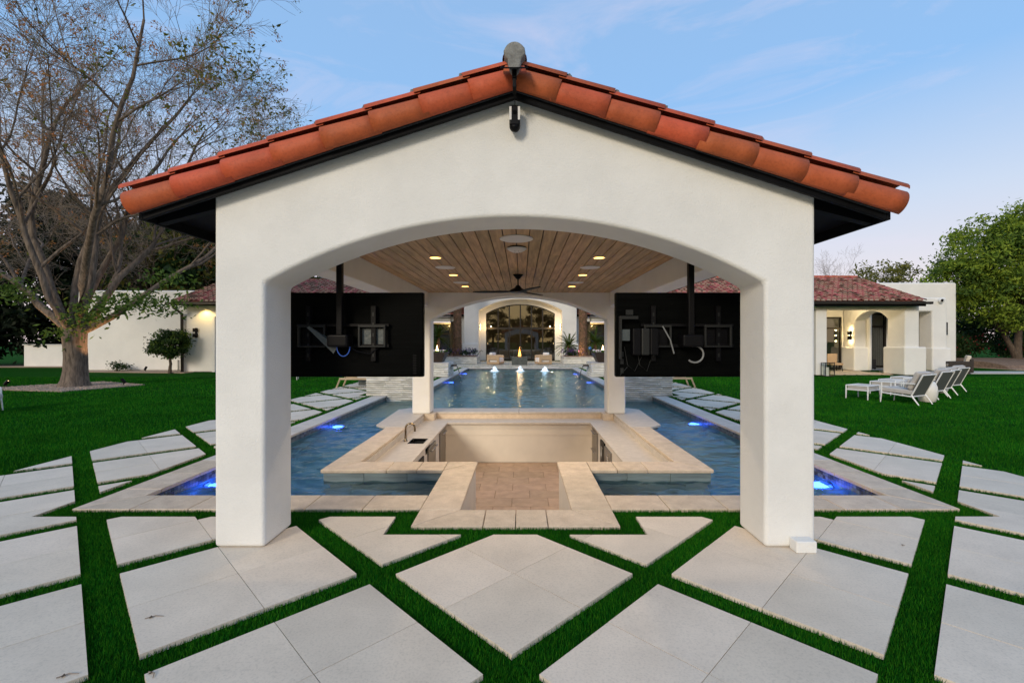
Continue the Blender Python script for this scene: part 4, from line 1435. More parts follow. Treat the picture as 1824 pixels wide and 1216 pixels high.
# ---- main house at the end of the pool
HY = 38.0
mh = thing('main_house', (0, HY, 0), 'white stucco house with tall arched glass doors at the end of the pool', 'house')
OH, OZ, ORISE, PW = 3.45, 4.17, 0.95, 4.68
out_ = [(-PW, 0), (-OH, 0)] + arc(-OH, OH, OZ, ORISE, 30) + [(OH, 0), (PW, 0), (PW, 6.1), (0, 7.5), (-PW, 6.1)]
MB().prism(out_, 'y', HY, HY + 1.1).build('portal_wall', 'stucco_house', mh, bevel=0.06, seg=4, angle=40)
for s in (-1, 1):
    a, b = sorted((s * (OH - 0.02), s * (PW + 0.12)))
    MB().box(a, b, HY - 0.12, HY - 0.001, 0, 1.45).build('plinth', 'stucco_house', mh, bevel=0.05, seg=3)
# arched glazing
GY = HY + 1.02
gh, gz, gr_ = 3.02, 3.98, 0.86
fr_ = MB()
inner = arc(-gh + 0.09, gh - 0.09, gz, gr_ - 0.07, 30); outer = arc(-OH - 0.01, OH + 0.01, OZ, ORISE + 0.01, 30)
for i in range(30):
    a, b, c, d = outer[i], outer[i + 1], inner[i + 1], inner[i]
    fr_.add([(a[0], GY - .05, a[1]), (b[0], GY - .05, b[1]), (c[0], GY - .05, c[1]), (d[0], GY - .05, d[1]),
             (a[0], GY + .12, a[1]), (b[0], GY + .12, b[1]), (c[0], GY + .12, c[1]), (d[0], GY + .12, d[1])],
            [(0, 3, 2, 1), (4, 5, 6, 7), (3, 7, 6, 2)])
for s in (-1, 1):
    a, b = sorted((s * (OH + 0.01), s * (gh - 0.09)))
    fr_.prism([(s * (gh - 0.09), 0), (s * (OH + 0.01), 0), (s * (OH + 0.01), OZ), (s * (gh - 0.09), gz)], 'y', GY - 0.05, GY + 0.12)
fr_.build('reveal', 'stucco_house', mh)
glz = MB()
inn2 = arc(-gh + 0.17, gh - 0.17, gz - 0.02, gr_ - 0.14, 30)
for i in range(30):
    a, b, c, d = inner[i], inner[i + 1], inn2[i + 1], inn2[i]
    glz.add([(a[0], GY - .02, a[1]), (b[0], GY - .02, b[1]), (c[0], GY - .02, c[1]), (d[0], GY - .02, d[1]),
             (a[0], GY + .1, a[1]), (b[0], GY + .1, b[1]), (c[0], GY + .1, c[1]), (d[0], GY + .1, d[1])],
            [(0, 3, 2, 1), (4, 5, 6, 7), (3, 7, 6, 2)])
for s in (-1, 1):
    a, b = sorted((s * (gh - 0.09), s * (gh - 0.17)))
    glz.box(a, b, GY - 0.02, GY + 0.1, 0, gz)
gf = glz.build('door_frame', 'bronze', mh)
zarc = lambda x: (lambda hw, rise: (gz - 0.02) + rise - (hw * hw + rise * rise) / (2 * rise) + math.sqrt(max(0, ((hw * hw + rise * rise) / (2 * rise)) ** 2 - x * x)))(gh - 0.17, gr_ - 0.14)
TZ = 2.72
cols = [-gh + 0.17 + (2 * gh - 0.34) * k / 6 for k in range(7)]
for x in cols[1:-1]:
    MB().box(x - 0.055, x + 0.055, GY - 0.03, GY + 0.09, 0, zarc(x)).build('mullion', 'bronze', gf)
MB().box(cols[0], cols[-1], GY - 0.026, GY + 0.086, TZ - 0.09, TZ + 0.09).build('transom', 'bronze', gf)
MB().box(cols[0], cols[-1], GY - 0.022, GY + 0.082, 0.0, 0.14).build('sill_rail', 'bronze', gf)
for a, b in zip(cols[:-1], cols[1:]):
    yv = GY + 0.03 + rnd.uniform(-0.004, 0.004)
    tl_ = rnd.uniform(-0.004, 0.004)
    MB().add([(a, yv, 0.14), (b, yv + tl_, 0.14), (b, yv + tl_, TZ), (a, yv, TZ)], [(0, 1, 2, 3)]).build('pane', 'window_glass', gf)
    n = 8
    top = [(a + (b - a) * i / n, zarc(a + (b - a) * i / n) + 0.01) for i in range(n + 1)]
    vs = [(x, yv, TZ) for x, z in (top[0], top[-1])] + [(x, yv, z) for x, z in top[::-1]]
    MB().add(vs, [tuple(range(len(vs)))]).build('pane', 'window_glass', gf)
    for s in (1,):
        if abs(a) < 1.1 or abs(b) < 1.1:
            MB().tube([(b - 0.12 if a < -0.5 else a + 0.12, GY - 0.06, 1.0), (b - 0.12 if a < -0.5 else a + 0.12, GY - 0.06, 1.5)], 0.015, 6).build('handle', 'bronze', gf)
# the room behind the glass
mb = MB()
mb.add([(-6, GY + 0.3, 0.02), (6, GY + 0.3, 0.02), (6, GY + 9, 0.02), (-6, GY + 9, 0.02)], [(0, 1, 2, 3)])
mb.add([(-6, GY + 9, 0), (6, GY + 9, 0), (6, GY + 9, 6), (-6, GY + 9, 6)], [(0, 1, 2, 3)])
mb.add([(-6, GY + 0.3, 0), (-6, GY + 9, 0), (-6, GY + 9, 6), (-6, GY + 0.3, 6)], [(0, 1, 2, 3)])
mb.add([(6, GY + 0.3, 0), (6, GY + 9, 0), (6, GY + 9, 6), (6, GY + 0.3, 6)], [(0, 1, 2, 3)])
mb.add([(-6, GY + 0.3, 6), (6, GY + 0.3, 6), (6, GY + 9, 6), (-6, GY + 9, 6)], [(0, 1, 2, 3)])
mb.build('room', 'room_wall', mh)
light('room_lamp', 'POINT', (0, GY + 4, 4.5), 45, (1.0, 0.75, 0.42), 0.4, parent=mh)
def sofa(name, loc, rz, label, w=1.3, d=0.85, mat='cushion_white', base='cushion_white', group=None, back_h=0.78):
    t = thing(name, loc, label, 'sofa', group, rz)
    MB().box(-w / 2, w / 2, -d / 2, d / 2, 0.02, 0.30).build('base', base, t, bevel=0.02, local=True)
    for s in (-1, 1):
        a, b = sorted((s * w / 2, s * (w / 2 - 0.16)))
        MB().box(a, b, -d / 2, d / 2, 0.30, 0.60).build('arm', base, t, bevel=0.03, local=True)
    MB().box(-w / 2, w / 2, d / 2 - 0.18, d / 2 - 0.002, 0.301, back_h).build('back', base, t, bevel=0.04, local=True)
    MB().box(-w / 2 + 0.17, w / 2 - 0.17, -d / 2 + 0.01, d / 2 - 0.19, 0.301, 0.45).build('seat_cushion', mat, t, bevel=0.05, seg=3, local=True)
    MB().box(-w / 2 + 0.17, w / 2 - 0.17, d / 2 - 0.36, d / 2 - 0.185, 0.452, 0.82).build('back_cushion', mat, t, bevel=0.05, seg=3, local=True)
    return t
sofa('indoor_sofa', (-1.9, GY + 1.9, 0.02), R(180), 'white sofa seen through the arched glass doors, tree side', 1.6, group='indoor sofas')
sofa('indoor_sofa', (2.0, GY + 1.9, 0.02), R(180), 'white sofa seen through the arched glass doors, lounge chair side', 1.6, group='indoor sofas')
sofa('indoor_sofa', (0.4, GY + 4.2, 0.02), 0, 'white sofa standing deep in the room behind the arched glass doors', 2.2)
# portal sconces and warm wash
for s in (-1, 1):
    t = thing('wall_lamp', (s * (OH - 0.015), HY + 0.35, 2.55), f'lit wall lamp in the reveal of the big arch, {"tree side" if s < 0 else "lounge chair side"}', 'wall lamp', 'lit wall lamps of the main house')
    MB().box(-0.05 - 0.0, 0.05, -0.07, 0.07, 0, 0.55).build('back_plate', 'bronze', t, local=True)
    a, b = sorted((-s * 0.05, -s * 0.11))
    MB().box(a, b, -0.06, 0.06, 0.04, 0.24).build('shade', 'lamp_sconce', t, local=True)
    MB().box(a, b, -0.06, 0.06, 0.30, 0.50).build('shade', 'lamp_sconce', t, local=True)
    light('wall_lamp_light', 'POINT', (s * (OH - 0.9), HY + 0.45, 2.9), 38, (1.0, 0.64, 0.27), 0.03, parent=t)
# side parts of the main house: porch beam, roof edge, dark windows
for s in (-1, 1):
    X0, X1 = sorted((s * (PW + 0.01), s * 12.5))
    MB().box(X0, X1, HY + 3.6, HY + 4.0, 0, 3.3).build('back_wall', 'stucco_house', mh)
    a, b = sorted((s * (PW + 0.55), s * 9.8))
    window_unit(mh, a, b, HY + 3.48, 0.05, 3.15, 4, (2.3,), 0.1, 0.11)
    MB().box(X0, X1, HY + 1.6, HY + 2.0, 3.32, 3.75).build('porch_beam', 'stucco_house', mh, bevel=0.02)
    MB().box(X0, X1, HY + 2.001, HY + 4.0, 3.45, 3.55).build('porch_ceiling', 'stucco_house', mh)
    a, b = sorted((s * (PW + 0.012), s * (PW + 0.42)))
    MB().box(a, b, HY + 1.62, HY + 1.98, 0, 3.319).build('porch_post', 'stucco_house', mh, bevel=0.03)
    a, b = sorted((s * 9.6, s * 10.1))
    MB().box(a, b, HY + 1.62, HY + 1.98, 0, 3.319).build('porch_post', 'stucco_house', mh, bevel=0.03)
    MB().box(X0, X1, HY + 1.15, HY + 1.599, 3.76, 3.92).build('eave_board', 'black_paint', mh)
    sl = MB().prism([(HY + 1.1, 3.93), (HY + 7.5, 6.2), (HY + 7.5, 6.28), (HY + 1.1, 4.0)], 'x', X0, X1).build('roof_slope', 'terracotta_old', mh)
    up = Vector((0, 6.4, 2.27)).normalized()
    f_ = tile_field(MB(), (X0, HY + 1.08, 4.0), (1, 0, 0), up, X1 - X0, 6.7, 0.26, 0.40)
    tag(f_.build('roof_tiles', 'terracotta_old', sl), kind='stuff')
    light('porch_lamp', 'POINT', (s * 6.5, HY + 2.7, 3.1), 34, (1.0, 0.66, 0.24), 0.15, parent=mh)

def sconce(x, y, z, axis, s, label, lit=True):
    """two stacked open boxes on a wall; axis 'x' wall faces +-X, 'y' wall faces -Y"""
    t = thing('wall_lamp', (x, y, z), label, 'wall lamp', 'box wall lamps')
    rz = {('y', -1): 0, ('x', -1): R(-90), ('x', 1): R(90)}[(axis, s)]
    t.rotation_euler = (0, 0, rz)
    MB().box(-0.06, 0.06, -0.02, 0.0, 0, 0.52).build('back_plate', 'black_metal', t, local=True)
    for zz in (0.02, 0.30):
        mb = MB()
        mb.box(-0.11, 0.11, -0.13, -0.12, zz, zz + 0.2); mb.box(-0.11, -0.10, -0.12, -0.02, zz, zz + 0.2)
        mb.box(0.10, 0.11, -0.12, -0.02, zz, zz + 0.2)
        mb.build('shade', 'black_metal', t, local=True)
        if lit:
            MB().box(-0.05, 0.05, -0.09, -0.03, zz + 0.02, zz + 0.18).build('bulb', 'lamp_sconce', t, local=True)
    if lit:
        M = Matrix.Rotation(rz, 4, 'Z')
        for zz in (0.26, -0.06, 0.58):
            p = Vector((x, y, z)) + M @ Vector((0, -0.10, zz))
            l = light('sconce_light', 'POINT', p, 7, (1.0, 0.72, 0.34), 0.03)
            l.parent = t; l.location = (0, -0.10, zz)
    return t
# ---- right wing with the tiled roof and porch
rw = thing('house_wing', (16.5, 22.3, 0), 'white stucco house wing with tiled roof and arched porch behind the lounge chairs', 'house')
EZ, EY = 3.47, 21.9
MB().box(14.42, 14.95, 22.3, 22.8, 0, 3.33).build('porch_post', 'stucco_house', rw, bevel=0.04, seg=3)
MB().box(8.2, 8.8, 22.3, 22.8, 0, 3.33).build('porch_post', 'stucco_house', rw, bevel=0.04, seg=3)
MB().box(8.0, 18.76, 22.32, 22.78, 3.2, 3.45).build('porch_beam', 'stucco_house', rw, bevel=0.02)
MB().box(18.75, 19.45, 22.3, 23.4, 0, 3.45).build('corner_pillar', 'stucco_house', rw, bevel=0.06, seg=4)
MB().box(18.63, 19.70, 22.17, 23.53, 0, 1.38).build('plinth', 'stucco_house', rw, bevel=0.07, seg=4)
# arched side wall, plane X = 18.78
ap = [(23.3, 2.80)] + [(y, z) for y, z in arc(23.42, 25.05, 2.82, 0.42, 14)] + [(26.6, 2.80), (26.6, 3.45), (23.3, 3.45)]
ap = [(23.3, 2.9)] + arc(23.42, 25.7, 2.80, 0.48, 16) + [(25.7, 0.0), (26.6, 0.0), (26.6, 3.45), (23.3, 3.45)]
MB().prism(ap, 'x', 18.78, 19.42).build('side_wall', 'stucco_house', rw, bevel=0.04, seg=3, angle=40)
MB().box(18.66, 19.5, 25.58, 26.58, 0, 1.32).build('plinth', 'stucco_house', rw, bevel=0.06, seg=3)
MB().box(8.0, 18.779, 26.62, 27.0, 0, 3.45).build('back_wall', 'stucco_house', rw)
window_unit(rw, 15.4, 18.6, 26.5, 0.03, 3.05, 3, (2.4,), 0.09, 0.11)
MB().box(16.7, 17.5, 26.56, 26.6, 1.2, 2.6).build('wall_art', 'art_dark', rw)
MB().box(8.0, 19.4, 22.8, 26.6, 3.46, 3.52).build('porch_ceiling', 'stucco_house', rw)
# roof
RX0, RX1, RYR, RZR = 7.2, 19.35, 26.4, 5.30
sl = MB().prism([(EY, EZ), (RYR, RZR - 0.12), (RYR + 4.5, EZ + 0.1), (RYR + 4.5, EZ + 0.2), (RYR, RZR), (EY, EZ + 0.1)], 'x', RX0, RX1).build('roof_slope', 'terracotta_old', rw)
up = Vector((0, RYR - EY, RZR - EZ - 0.12))
nb = MB(); tag(tile_field(MB(), (RX0, EY - 0.04, EZ + 0.1), (1, 0, 0), up, RX1 - RX0 + 0.1, up.length, 0.255, 0.38, 0.105, noses=nb).build('roof_tiles', 'terracotta_old', sl), kind='stuff'); tag(nb.build('tile_noses', 'mortar_pale', sl), kind='stuff')
for k in range(27):
    x = RX0 + 0.45 * k
    vs, fs = [], []
    for i in range(2):
        rr = 0.13 - 0.012 * i
        for q in range(9):
            a = math.pi * q / 8
            vs.append((x + i * 0.48, RYR + math.cos(a) * rr, RZR + math.sin(a) * rr + rnd.uniform(0, 0.012)))
    for q in range(8): fs.append((q, q + 1, 10 + q, 9 + q))
    MB().add(vs, fs).build('ridge_tile', 'terracotta', sl)
MB().box(RX0, RX1 + 0.05, EY - 0.02, EY + 0.02, EZ - 0.14, EZ + 0.10).build('eave_board', 'black_paint', rw)
g_ = MB(); g_.prism([(EY - 0.16, EZ - 0.03), (EY - 0.16, EZ + 0.07), (EY - 0.14, EZ + 0.07), (EY - 0.14, EZ - 0.01), (EY - 0.022, EZ - 0.01), (EY - 0.022, EZ - 0.05), (EY - 0.13, EZ - 0.05)], 'x', RX0, RX1 + 0.28)
g_.build('gutter', 'bronze', rw)
MB().box(RX0, RX1, EY + 0.021, 22.3, EZ - 0.06, EZ - 0.02).build('soffit', 'black_paint', rw)
sconce(18.775, 26.0, 1.72, 'x', -1, 'lit double box wall lamp glowing on the porch pillar of the tiled wing')
light('porch_lamp', 'POINT', (16.8, 24.4, 3.1), 60, (1.0, 0.76, 0.42), 0.2, parent=rw)
light('porch_lamp', 'POINT', (18.0, 25.2, 3.2), 16, (1.0, 0.74, 0.40), 0.1, parent=rw)
light('indoor_lamp', 'POINT', (17.5, 29.0, 2.6), 30, (1.0, 0.75, 0.4), 0.2, parent=rw)
# portico and flat roofed block beyond
pb = thing('flat_roof_house', (24, 30, 0), 'flat roofed white stucco block with small dark window beside the tiled wing', 'house')
MB().box(19.45, 28.6, 30.0, 38, 0, 5.48).build('block_wall', 'stucco_house', pb, bevel=0.12, seg=5)
MB().box(27.55, 27.98, 29.985, 29.999, 2.05, 2.88).build('window_pane', 'black_plastic', pb)
mb = MB()
mb.box(27.5, 28.03, 29.96, 29.998, 2.0, 2.05); mb.box(27.5, 28.03, 29.96, 29.998, 2.88, 2.93)
mb.box(27.5, 27.55, 29.96, 29.998, 2.05, 2.88); mb.box(27.98, 28.03, 29.96, 29.998, 2.05, 2.88)
mb.build('window_frame', 'stucco_house', pb)
pp = [(19.43, 0.0), (19.62, 0), (19.62, 3.3), (22.95, 3.3), (22.95, 0), (23.78, 0), (23.78, 4.08), (19.43, 4.08)]
MB().prism(pp, 'y', 25.5, 26.4).build('portico', 'stucco_house', pb, bevel=0.09, seg=4, angle=40)
MB().box(22.85, 23.9, 25.38, 26.5, 0, 1.28).build('plinth', 'stucco_house', pb, bevel=0.07, seg=4)
MB().box(19.46, 23.7, 26.41, 29.9, 3.6, 3.8).build('portico_roof', 'stucco_house', pb)
MB().box(23.1, 23.6, 26.41, 29.99, 0, 3.59).build('portico_wall', 'stucco_house', pb)
MB().box(19.46, 23.09, 28.6, 29.0, 0, 3.59).build('portico_back', 'stucco_house', pb)
dw = window_unit(pb, 20.9, 22.75, 28.47, 0.02, 3.4, 2, (2.55,), 0.12, 0.12)
for k in range(14):
    x = 21.05 + k * 0.115
    MB().tube([(x, 28.575, 0.1), (x + rnd.uniform(-.01, .01), 28.575, 2.5)], 0.05, 6).build('curtain_fold', 'curtain', dw)
MB().tube([(23.35, 25.5, 3.88), (23.30, 25.28, 3.90)], 0.11, 14, cap=True).build('roof_spout', 'stucco_house', pb, smooth=True)
MB().lathe([(0.0, 0), (0.085, 0), (0.085, 0.01)], 14, M=Matrix.Translation((23.299, 25.277, 3.90)) @ Matrix.Rotation(R(90), 4, 'X')).build('spout_bore', 'black_plastic', pb)
# porch floor pads of the right wing
pads = thing('porch_paving', (16.5, 24, 0), None, None)
tag(pads, kind='structure')
for i in range(7):
    for j in range(4):
        x, y = 15.1 + i * 0.62, 22.95 + j * 0.85
        if x > 18.3: continue
        o_ = 0.3 if j % 2 else 0
        MB().box(x + o_, x + o_ + 0.5, y, y + 0.72, -0.03, 0.0).build('paver', 'travertine', pads)
MB().box(19.75, 34, 23.6, 25.2, -0.03, 0.006).build('path', 'concrete', pads)
MB().box(19.46, 23.1, 26.5, 28.6, -0.03, 0.006).build('path', 'concrete', pads)
# ---- left wing
lw = thing('house_wing', (-14, 24.6, 0), 'white stucco house wing with tiled roof and downpipe behind the clipped ball tree', 'house')
MB().box(-18.2, -8, 24.7, 25.2, 0, 3.62).build('wall', 'stucco_house', lw, bevel=0.05)
LEY, LEZ, LYR, LZR = 24.0, 3.62, 28.4, 5.4
sl = MB().prism([(LEY, LEZ), (LYR, LZR - 0.12), (LYR + 4.4, LEZ), (LYR + 4.4, LEZ + 0.1), (LYR, LZR), (LEY, LEZ + 0.1)], 'x', -18.25, -7.5).build('roof_slope', 'terracotta_old', lw)
up = Vector((0, LYR - LEY, LZR - LEZ - 0.1))
nb = MB(); tag(tile_field(MB(), (-18.3, LEY - 0.04, LEZ + 0.1), (1, 0, 0), up, 10.8, up.length, 0.255, 0.38, 0.105, noses=nb).build('roof_tiles', 'terracotta_old', sl), kind='stuff'); tag(nb.build('tile_noses', 'mortar_pale', sl), kind='stuff')
MB().box(-18.3, -7.5, LYR - 0.12, LYR + 0.12, LZR - 0.02, LZR + 0.12).build('ridge_cap', 'terracotta_old', sl, bevel=0.05, seg=3)
MB().box(-18.3, -7.5, LEY - 0.02, LEY + 0.02, LEZ - 0.1, LEZ + 0.1).build('eave_board', 'black_paint', lw)
MB().prism([(LEY - 0.16, LEZ - 0.03), (LEY - 0.16, LEZ + 0.07), (LEY - 0.13, LEZ + 0.07), (LEY - 0.13, LEZ - 0.01), (LEY - 0.022, LEZ - 0.01), (LEY - 0.022, LEZ - 0.05)], 'x', -18.5, -7.5).build('gutter', 'bronze', lw)
MB().box(-18.2, -7.6, LEY + 0.022, 24.69, LEZ - 0.05, LEZ - 0.01).build('soffit', 'stucco_house', lw)
MB().tube([(-18.12, LEY - 0.08, LEZ - 0.03), (-18.12, LEY - 0.02, LEZ - 0.22), (-18.12, 24.55, LEZ - 0.5), (-18.12, 24.57, 0.0)], 0.075, 8).build('downpipe', 'bronze', lw)
MB().box(-16.55, -16.4, 24.6, 24.698, 0, 3.0).build('door_trim', 'stucco_house', lw)
sconce(-17.45, 24.69, 1.85, 'y', -1, 'unlit black double box wall lamp between downpipe and porch of the wing', lit=False)
light('eave_lamp', 'SPOT', (-16.9, 24.35, 3.5), 55, (1.0, 0.68, 0.22), 0.06, rot=(R(8), 0, 0), spot=R(120), parent=lw)
wl = thing('garden_wall', (-21.5, 25.8, 0), 'tall plain white stucco wall behind the big bare tree', 'wall')
MB().box(-24.9, -18.3, 25.7, 26.2, 0, 4.5).build('wall', 'stucco_house', wl, bevel=0.08, seg=4)
MB().tube([(-18.75, 25.62, 0.0), (-18.75, 25.62, 0.75), (-18.95, 25.62, 0.85)], 0.02, 6).build('utility_pipe', 'dull_metal', wl)
MB().box(-19.75, -19.35, 25.6, 25.695, 0.85, 0.93).build('utility_box', 'dull_metal', wl)
MB().tube([(-19.15, 25.65, 0), (-19.15, 25.65, 0.6)], 0.02, 6).build('utility_pipe', 'dull_metal', wl)
lwl = thing('garden_wall', (-28.5, 30, 0), 'low white stucco wall with capped top left of the big bare tree', 'wall')
MB().box(-32.5, -24.6, 30, 30.4, 0, 1.38).build('wall', 'stucco_house', lwl, bevel=0.02)
MB().box(-32.56, -24.6, 29.94, 30.46, 1.381, 1.44).build('wall_cap', 'stucco_house', lwl, bevel=0.015)
# gravel beds
def bed(name, poly, z=0.006):
    return struct(name, MB().prism(poly, 'z', -0.03, z), 'gravel')
bed('gravel_bed', TREE_BED)
bed('gravel_bed', [(-40, 29.2), (-24.5, 29.2), (-24.5, 31), (-40, 31)])
bed('gravel_bed', [(-24.5, 25.0), (-17.6, 24.0), (-17.6, 24.69), (-18.3, 25.69), (-24.5, 25.69)])
bed('gravel_bed', [(28.7, 26.5), (60, 26.5), (60, 36), (28.7, 36)], 0.02)
# pebbles on the tree bed
pv = MB()
for k in range(1500):
    x, y = rnd.uniform(-19.2, -14.4), rnd.uniform(15.3, 19)
    if in_poly(np.array([x]), np.array([y]), TREE_BED)[0]:
        pv.blob((x, y, 0.01), (rnd.uniform(.015, .035), rnd.uniform(.015, .035), .014), 5, 3, 0.2)
tag(pv.build('pebbles', 'pebble'), 'tan gravel pebbles around the foot of the big bare tree', 'gravel', kind='stuff')
# raised gravel bank and stone edge at the right
struct('gravel_bank', MB().prism([(26.9, 0), (27.3, 0.22), (28.2, 0.36), (31.5, 0.5), (31.5, 0)], 'x', 28.8, 60), 'soil')
# ================================================================ FURNITURE
def lounge_chair(loc, rz, label):
    t = thing('lounge_chair', loc, label, 'chair', 'white garden lounge chairs', rz)
    hw = 0.36
    r = 0.017
    for s in (-1, 1):
        x = s * hw
        MB().tube([(x, 0.36, 0.0), (x, 0.335, 0.25), (x, 0.33, 0.56)], [0.014, 0.02, 0.017], 6).build('front_leg', 'white_metal', t, local=True)
        MB().tube([(x, -0.52, 0.0), (x, -0.36, 0.24)], [0.014, 0.022], 6).build('rear_leg', 'white_metal', t, local=True)
        MB().tube([(x, 0.33, 0.56), (x, -0.44, 0.56)], r, 6).build('armrest', 'white_metal', t, local=True)
        MB().tube([(x, 0.335, 0.27), (x, -0.36, 0.22)], 0.02, 6).build('seat_rail', 'white_metal', t, local=True)
        MB().tube([(x, -0.34, 0.21), (x, -0.60, 0.80)], 0.019, 6).build('back_post', 'white_metal', t, local=True)
    MB().tube([(-hw, -0.60, 0.80), (hw, -0.60, 0.80)], 0.018, 6).build('top_rail', 'white_metal', t, local=True)
    MB().tube([(-hw, 0.335, 0.27), (hw, 0.335, 0.27)], 0.018, 6).build('front_rail', 'white_metal', t, local=True)
    MB().tube([(-hw, -0.36, 0.22), (hw, -0.36, 0.22)], 0.018, 6).build('rear_rail', 'white_metal', t, local=True)
    M = Matrix.Translation((0, -0.35, 0.24)) @ Matrix.Rotation(R(23.5), 4, 'X')
    MB().box(-hw + 0.02, hw - 0.02, -0.008, 0.008, 0.0, 0.60, M).build('sling', 'mesh_sling', t, local=True)
    MB().box(-hw + 0.03, hw - 0.03, -0.36, 0.40, 0.275, 0.40, Matrix.Rotation(R(2.5), 4, 'X')).build('seat_cushion', 'cushion_grey', t, bevel=0.035, seg=3, local=True)
    M = Matrix.Translation((0, -0.33, 0.36)) @ Matrix.Rotation(R(23.5), 4, 'X')
    MB().box(-hw + 0.03, hw - 0.03, 0.012, 0.13, 0.02, 0.53, M).build('back_cushion', 'cushion_grey', t, bevel=0.04, seg=3, local=True)
    M = Matrix.Translation((0, -0.16, 0.42)) @ Matrix.Rotation(R(28), 4, 'X')
    MB().box(-0.24, 0.24, -0.03, 0.07, 0.0, 0.27, M).build('pillow', 'cushion_grey', t, bevel=0.045, seg=3, local=True)
    return t
def ottoman(loc, rz, label):
    t = thing('ottoman', loc, label, 'ottoman', 'white garden ottomans', rz)
    hw, hd = 0.36, 0.28
    for sx in (-1, 1):
        for sy in (-1, 1):
            MB().tube([(sx * hw, sy * hd, 0), (sx * (hw - 0.01), sy * hd, 0.24), (sx * (hw - 0.01), sy * hd, 0.40)], [0.014, 0.021, 0.017], 6).build('leg', 'white_metal', t, local=True)
    for s in (-1, 1):
        MB().tube([(s * hw - s * 0.01, -hd, 0.27), (s * hw - s * 0.01, hd, 0.27)], 0.018, 6).build('rail', 'white_metal', t, local=True)
        MB().tube([(-hw + 0.01, s * hd, 0.27), (hw - 0.01, s * hd, 0.27)], 0.018, 6).build('rail', 'white_metal', t, local=True)
        MB().tube([(s * hw - s * 0.01, -hd, 0.395), (s * hw - s * 0.01, hd, 0.395)], 0.014, 6).build('top_rail', 'white_metal', t, local=True)
        MB().tube([(-hw + 0.01, s * hd, 0.395), (hw - 0.01, s * hd, 0.395)], 0.014, 6).build('top_rail', 'white_metal', t, local=True)
    MB().box(-hw + 0.02, hw - 0.02, -hd + 0.02, hd - 0.02, 0.275, 0.405).build('cushion', 'cushion_grey', t, bevel=0.03, seg=3, local=True)
    return t
ROT = R(27)
fw = Vector((-math.sin(ROT), math.cos(ROT), 0))
GZ = -0.012
ords = ['first of its row, beside the white ceramic stool', 'second of the row past the first ceramic stool', 'third of the row before the second stool', 'last of the row by the wicker armchair']
base = Vector((10.56, 12.62, GZ)); steps = [Vector((0, 0, 0)), Vector((1.62, 1.2, 0)), Vector((2.55, 1.95, 0)), Vector((3.80, 2.97, 0))]
for k in range(4):
    c = base + steps[k]
    lounge_chair(c, ROT + R(rnd.uniform(-2, 2)), f'white framed lounge chair with grey cushions, {ords[k]}')
    ottoman(c + fw * 0.98 + Vector((rnd.uniform(-.05, .05), 0, 0)), ROT + R(rnd.uniform(-3, 3)), f'white ottoman with grey cushion before the lounge chair, {["first", "second", "third", "last"][k]} of its row')
def drum(loc, label):
    t = thing('drum_stool', loc, label, 'stool', 'ceramic stools')
    MB().lathe([(0.0, 0.0), (0.17, 0.0), (0.185, 0.015), (0.225, 0.16), (0.238, 0.29), (0.22, 0.42), (0.175, 0.545), (0.155, 0.565), (0.0, 0.57)], 32).build('body', 'ceramic', t, smooth=True, local=True)
    MB().lathe([(0.03, 0.565), (0.03, 0.573)], 12).build('finger_hole', 'black_plastic', t, local=True)
drum((11.40, 12.80, GZ), 'white barrel shaped ceramic stool beside the first lounge chair')
drum((13.78, 15.02, GZ), 'white barrel shaped ceramic stool between the third and last lounge chairs')
# chairs on the lawn on the tree side
lounge_chair((-12.80, 10.75, GZ), R(-60), 'white framed lounge chair alone on the lawn on the tree side')
ottoman((-10.05, 19.9, GZ), R(20), 'white ottoman far off on the lawn on the tree side')
lounge_chair((-10.9, 20.7, GZ), R(-160), 'white framed lounge chair behind the far ottoman on the tree side')
# dark wicker armchairs
def wicker_chair(loc, rz, label):
    t = thing('wicker_armchair', loc, label, 'armchair', 'dark wicker armchairs', rz)
    MB().box(-0.46, 0.46, -0.42, 0.40, 0.04, 0.30).build('base', 'wicker_dark', t, bevel=0.02, local=True)
    for s in (-1, 1):
        a, b = sorted((s * 0.46, s * 0.30))
        MB().prism([(-0.42, 0.30), (0.42, 0.30), (0.44, 0.62), (-0.42, 0.58)], 'x', a, b).build('arm', 'wicker_dark', t, bevel=0.03, seg=3, local=True)
        for yy in (-0.38, 0.34):
            MB().box(s * 0.40 - 0.03, s * 0.40 + 0.03, yy - 0.03, yy + 0.03, 0, 0.04).build('foot', 'wicker_dark', t, local=True)
    MB().box(-0.46, 0.46, 0.401, 0.52, 0.04, 0.74).build('back', 'wicker_dark', t, bevel=0.03, seg=3, local=True)
    MB().box(-0.29, 0.29, -0.43, 0.20, 0.301, 0.46).build('seat_cushion', 'cushion_cream', t, bevel=0.05, seg=3, local=True)
    M = Matrix.Translation((0, 0.30, 0.44)) @ Matrix.Rotation(R(-12), 4, 'X')
    MB().box(-0.29, 0.29, -0.09, 0.09, 0.0, 0.48, M).build('back_cushion', 'cushion_cream', t, bevel=0.06, seg=3, local=True)
wicker_chair((22.9, 23.95, 0.006), R(-125), 'dark wicker armchair with cream cushions on the concrete path')
wicker_chair((21.0, 24.5, 0.006), R(150), 'dark wicker armchair half hidden behind the porch corner pillar')
wicker_chair((20.3, 27.1, 0.006), R(110), 'dark wicker armchair seen through the porch arch by the curtained door')
t = thing('lantern', (14.75, 21.95, -0.01), 'tall glass box lantern with pale candle beside the porch post', 'lantern')
mb = MB()
for sx in (-1, 1):
    for sy in (-1, 1):
        mb.box(sx * 0.21 - 0.012, sx * 0.21 + 0.012, sy * 0.16 - 0.012, sy * 0.16 + 0.012, 0, 0.62)
mb.box(-0.225, 0.225, -0.175, 0.175, 0.62, 0.65); mb.box(-0.225, 0.225, -0.175, 0.175, 0, 0.02)
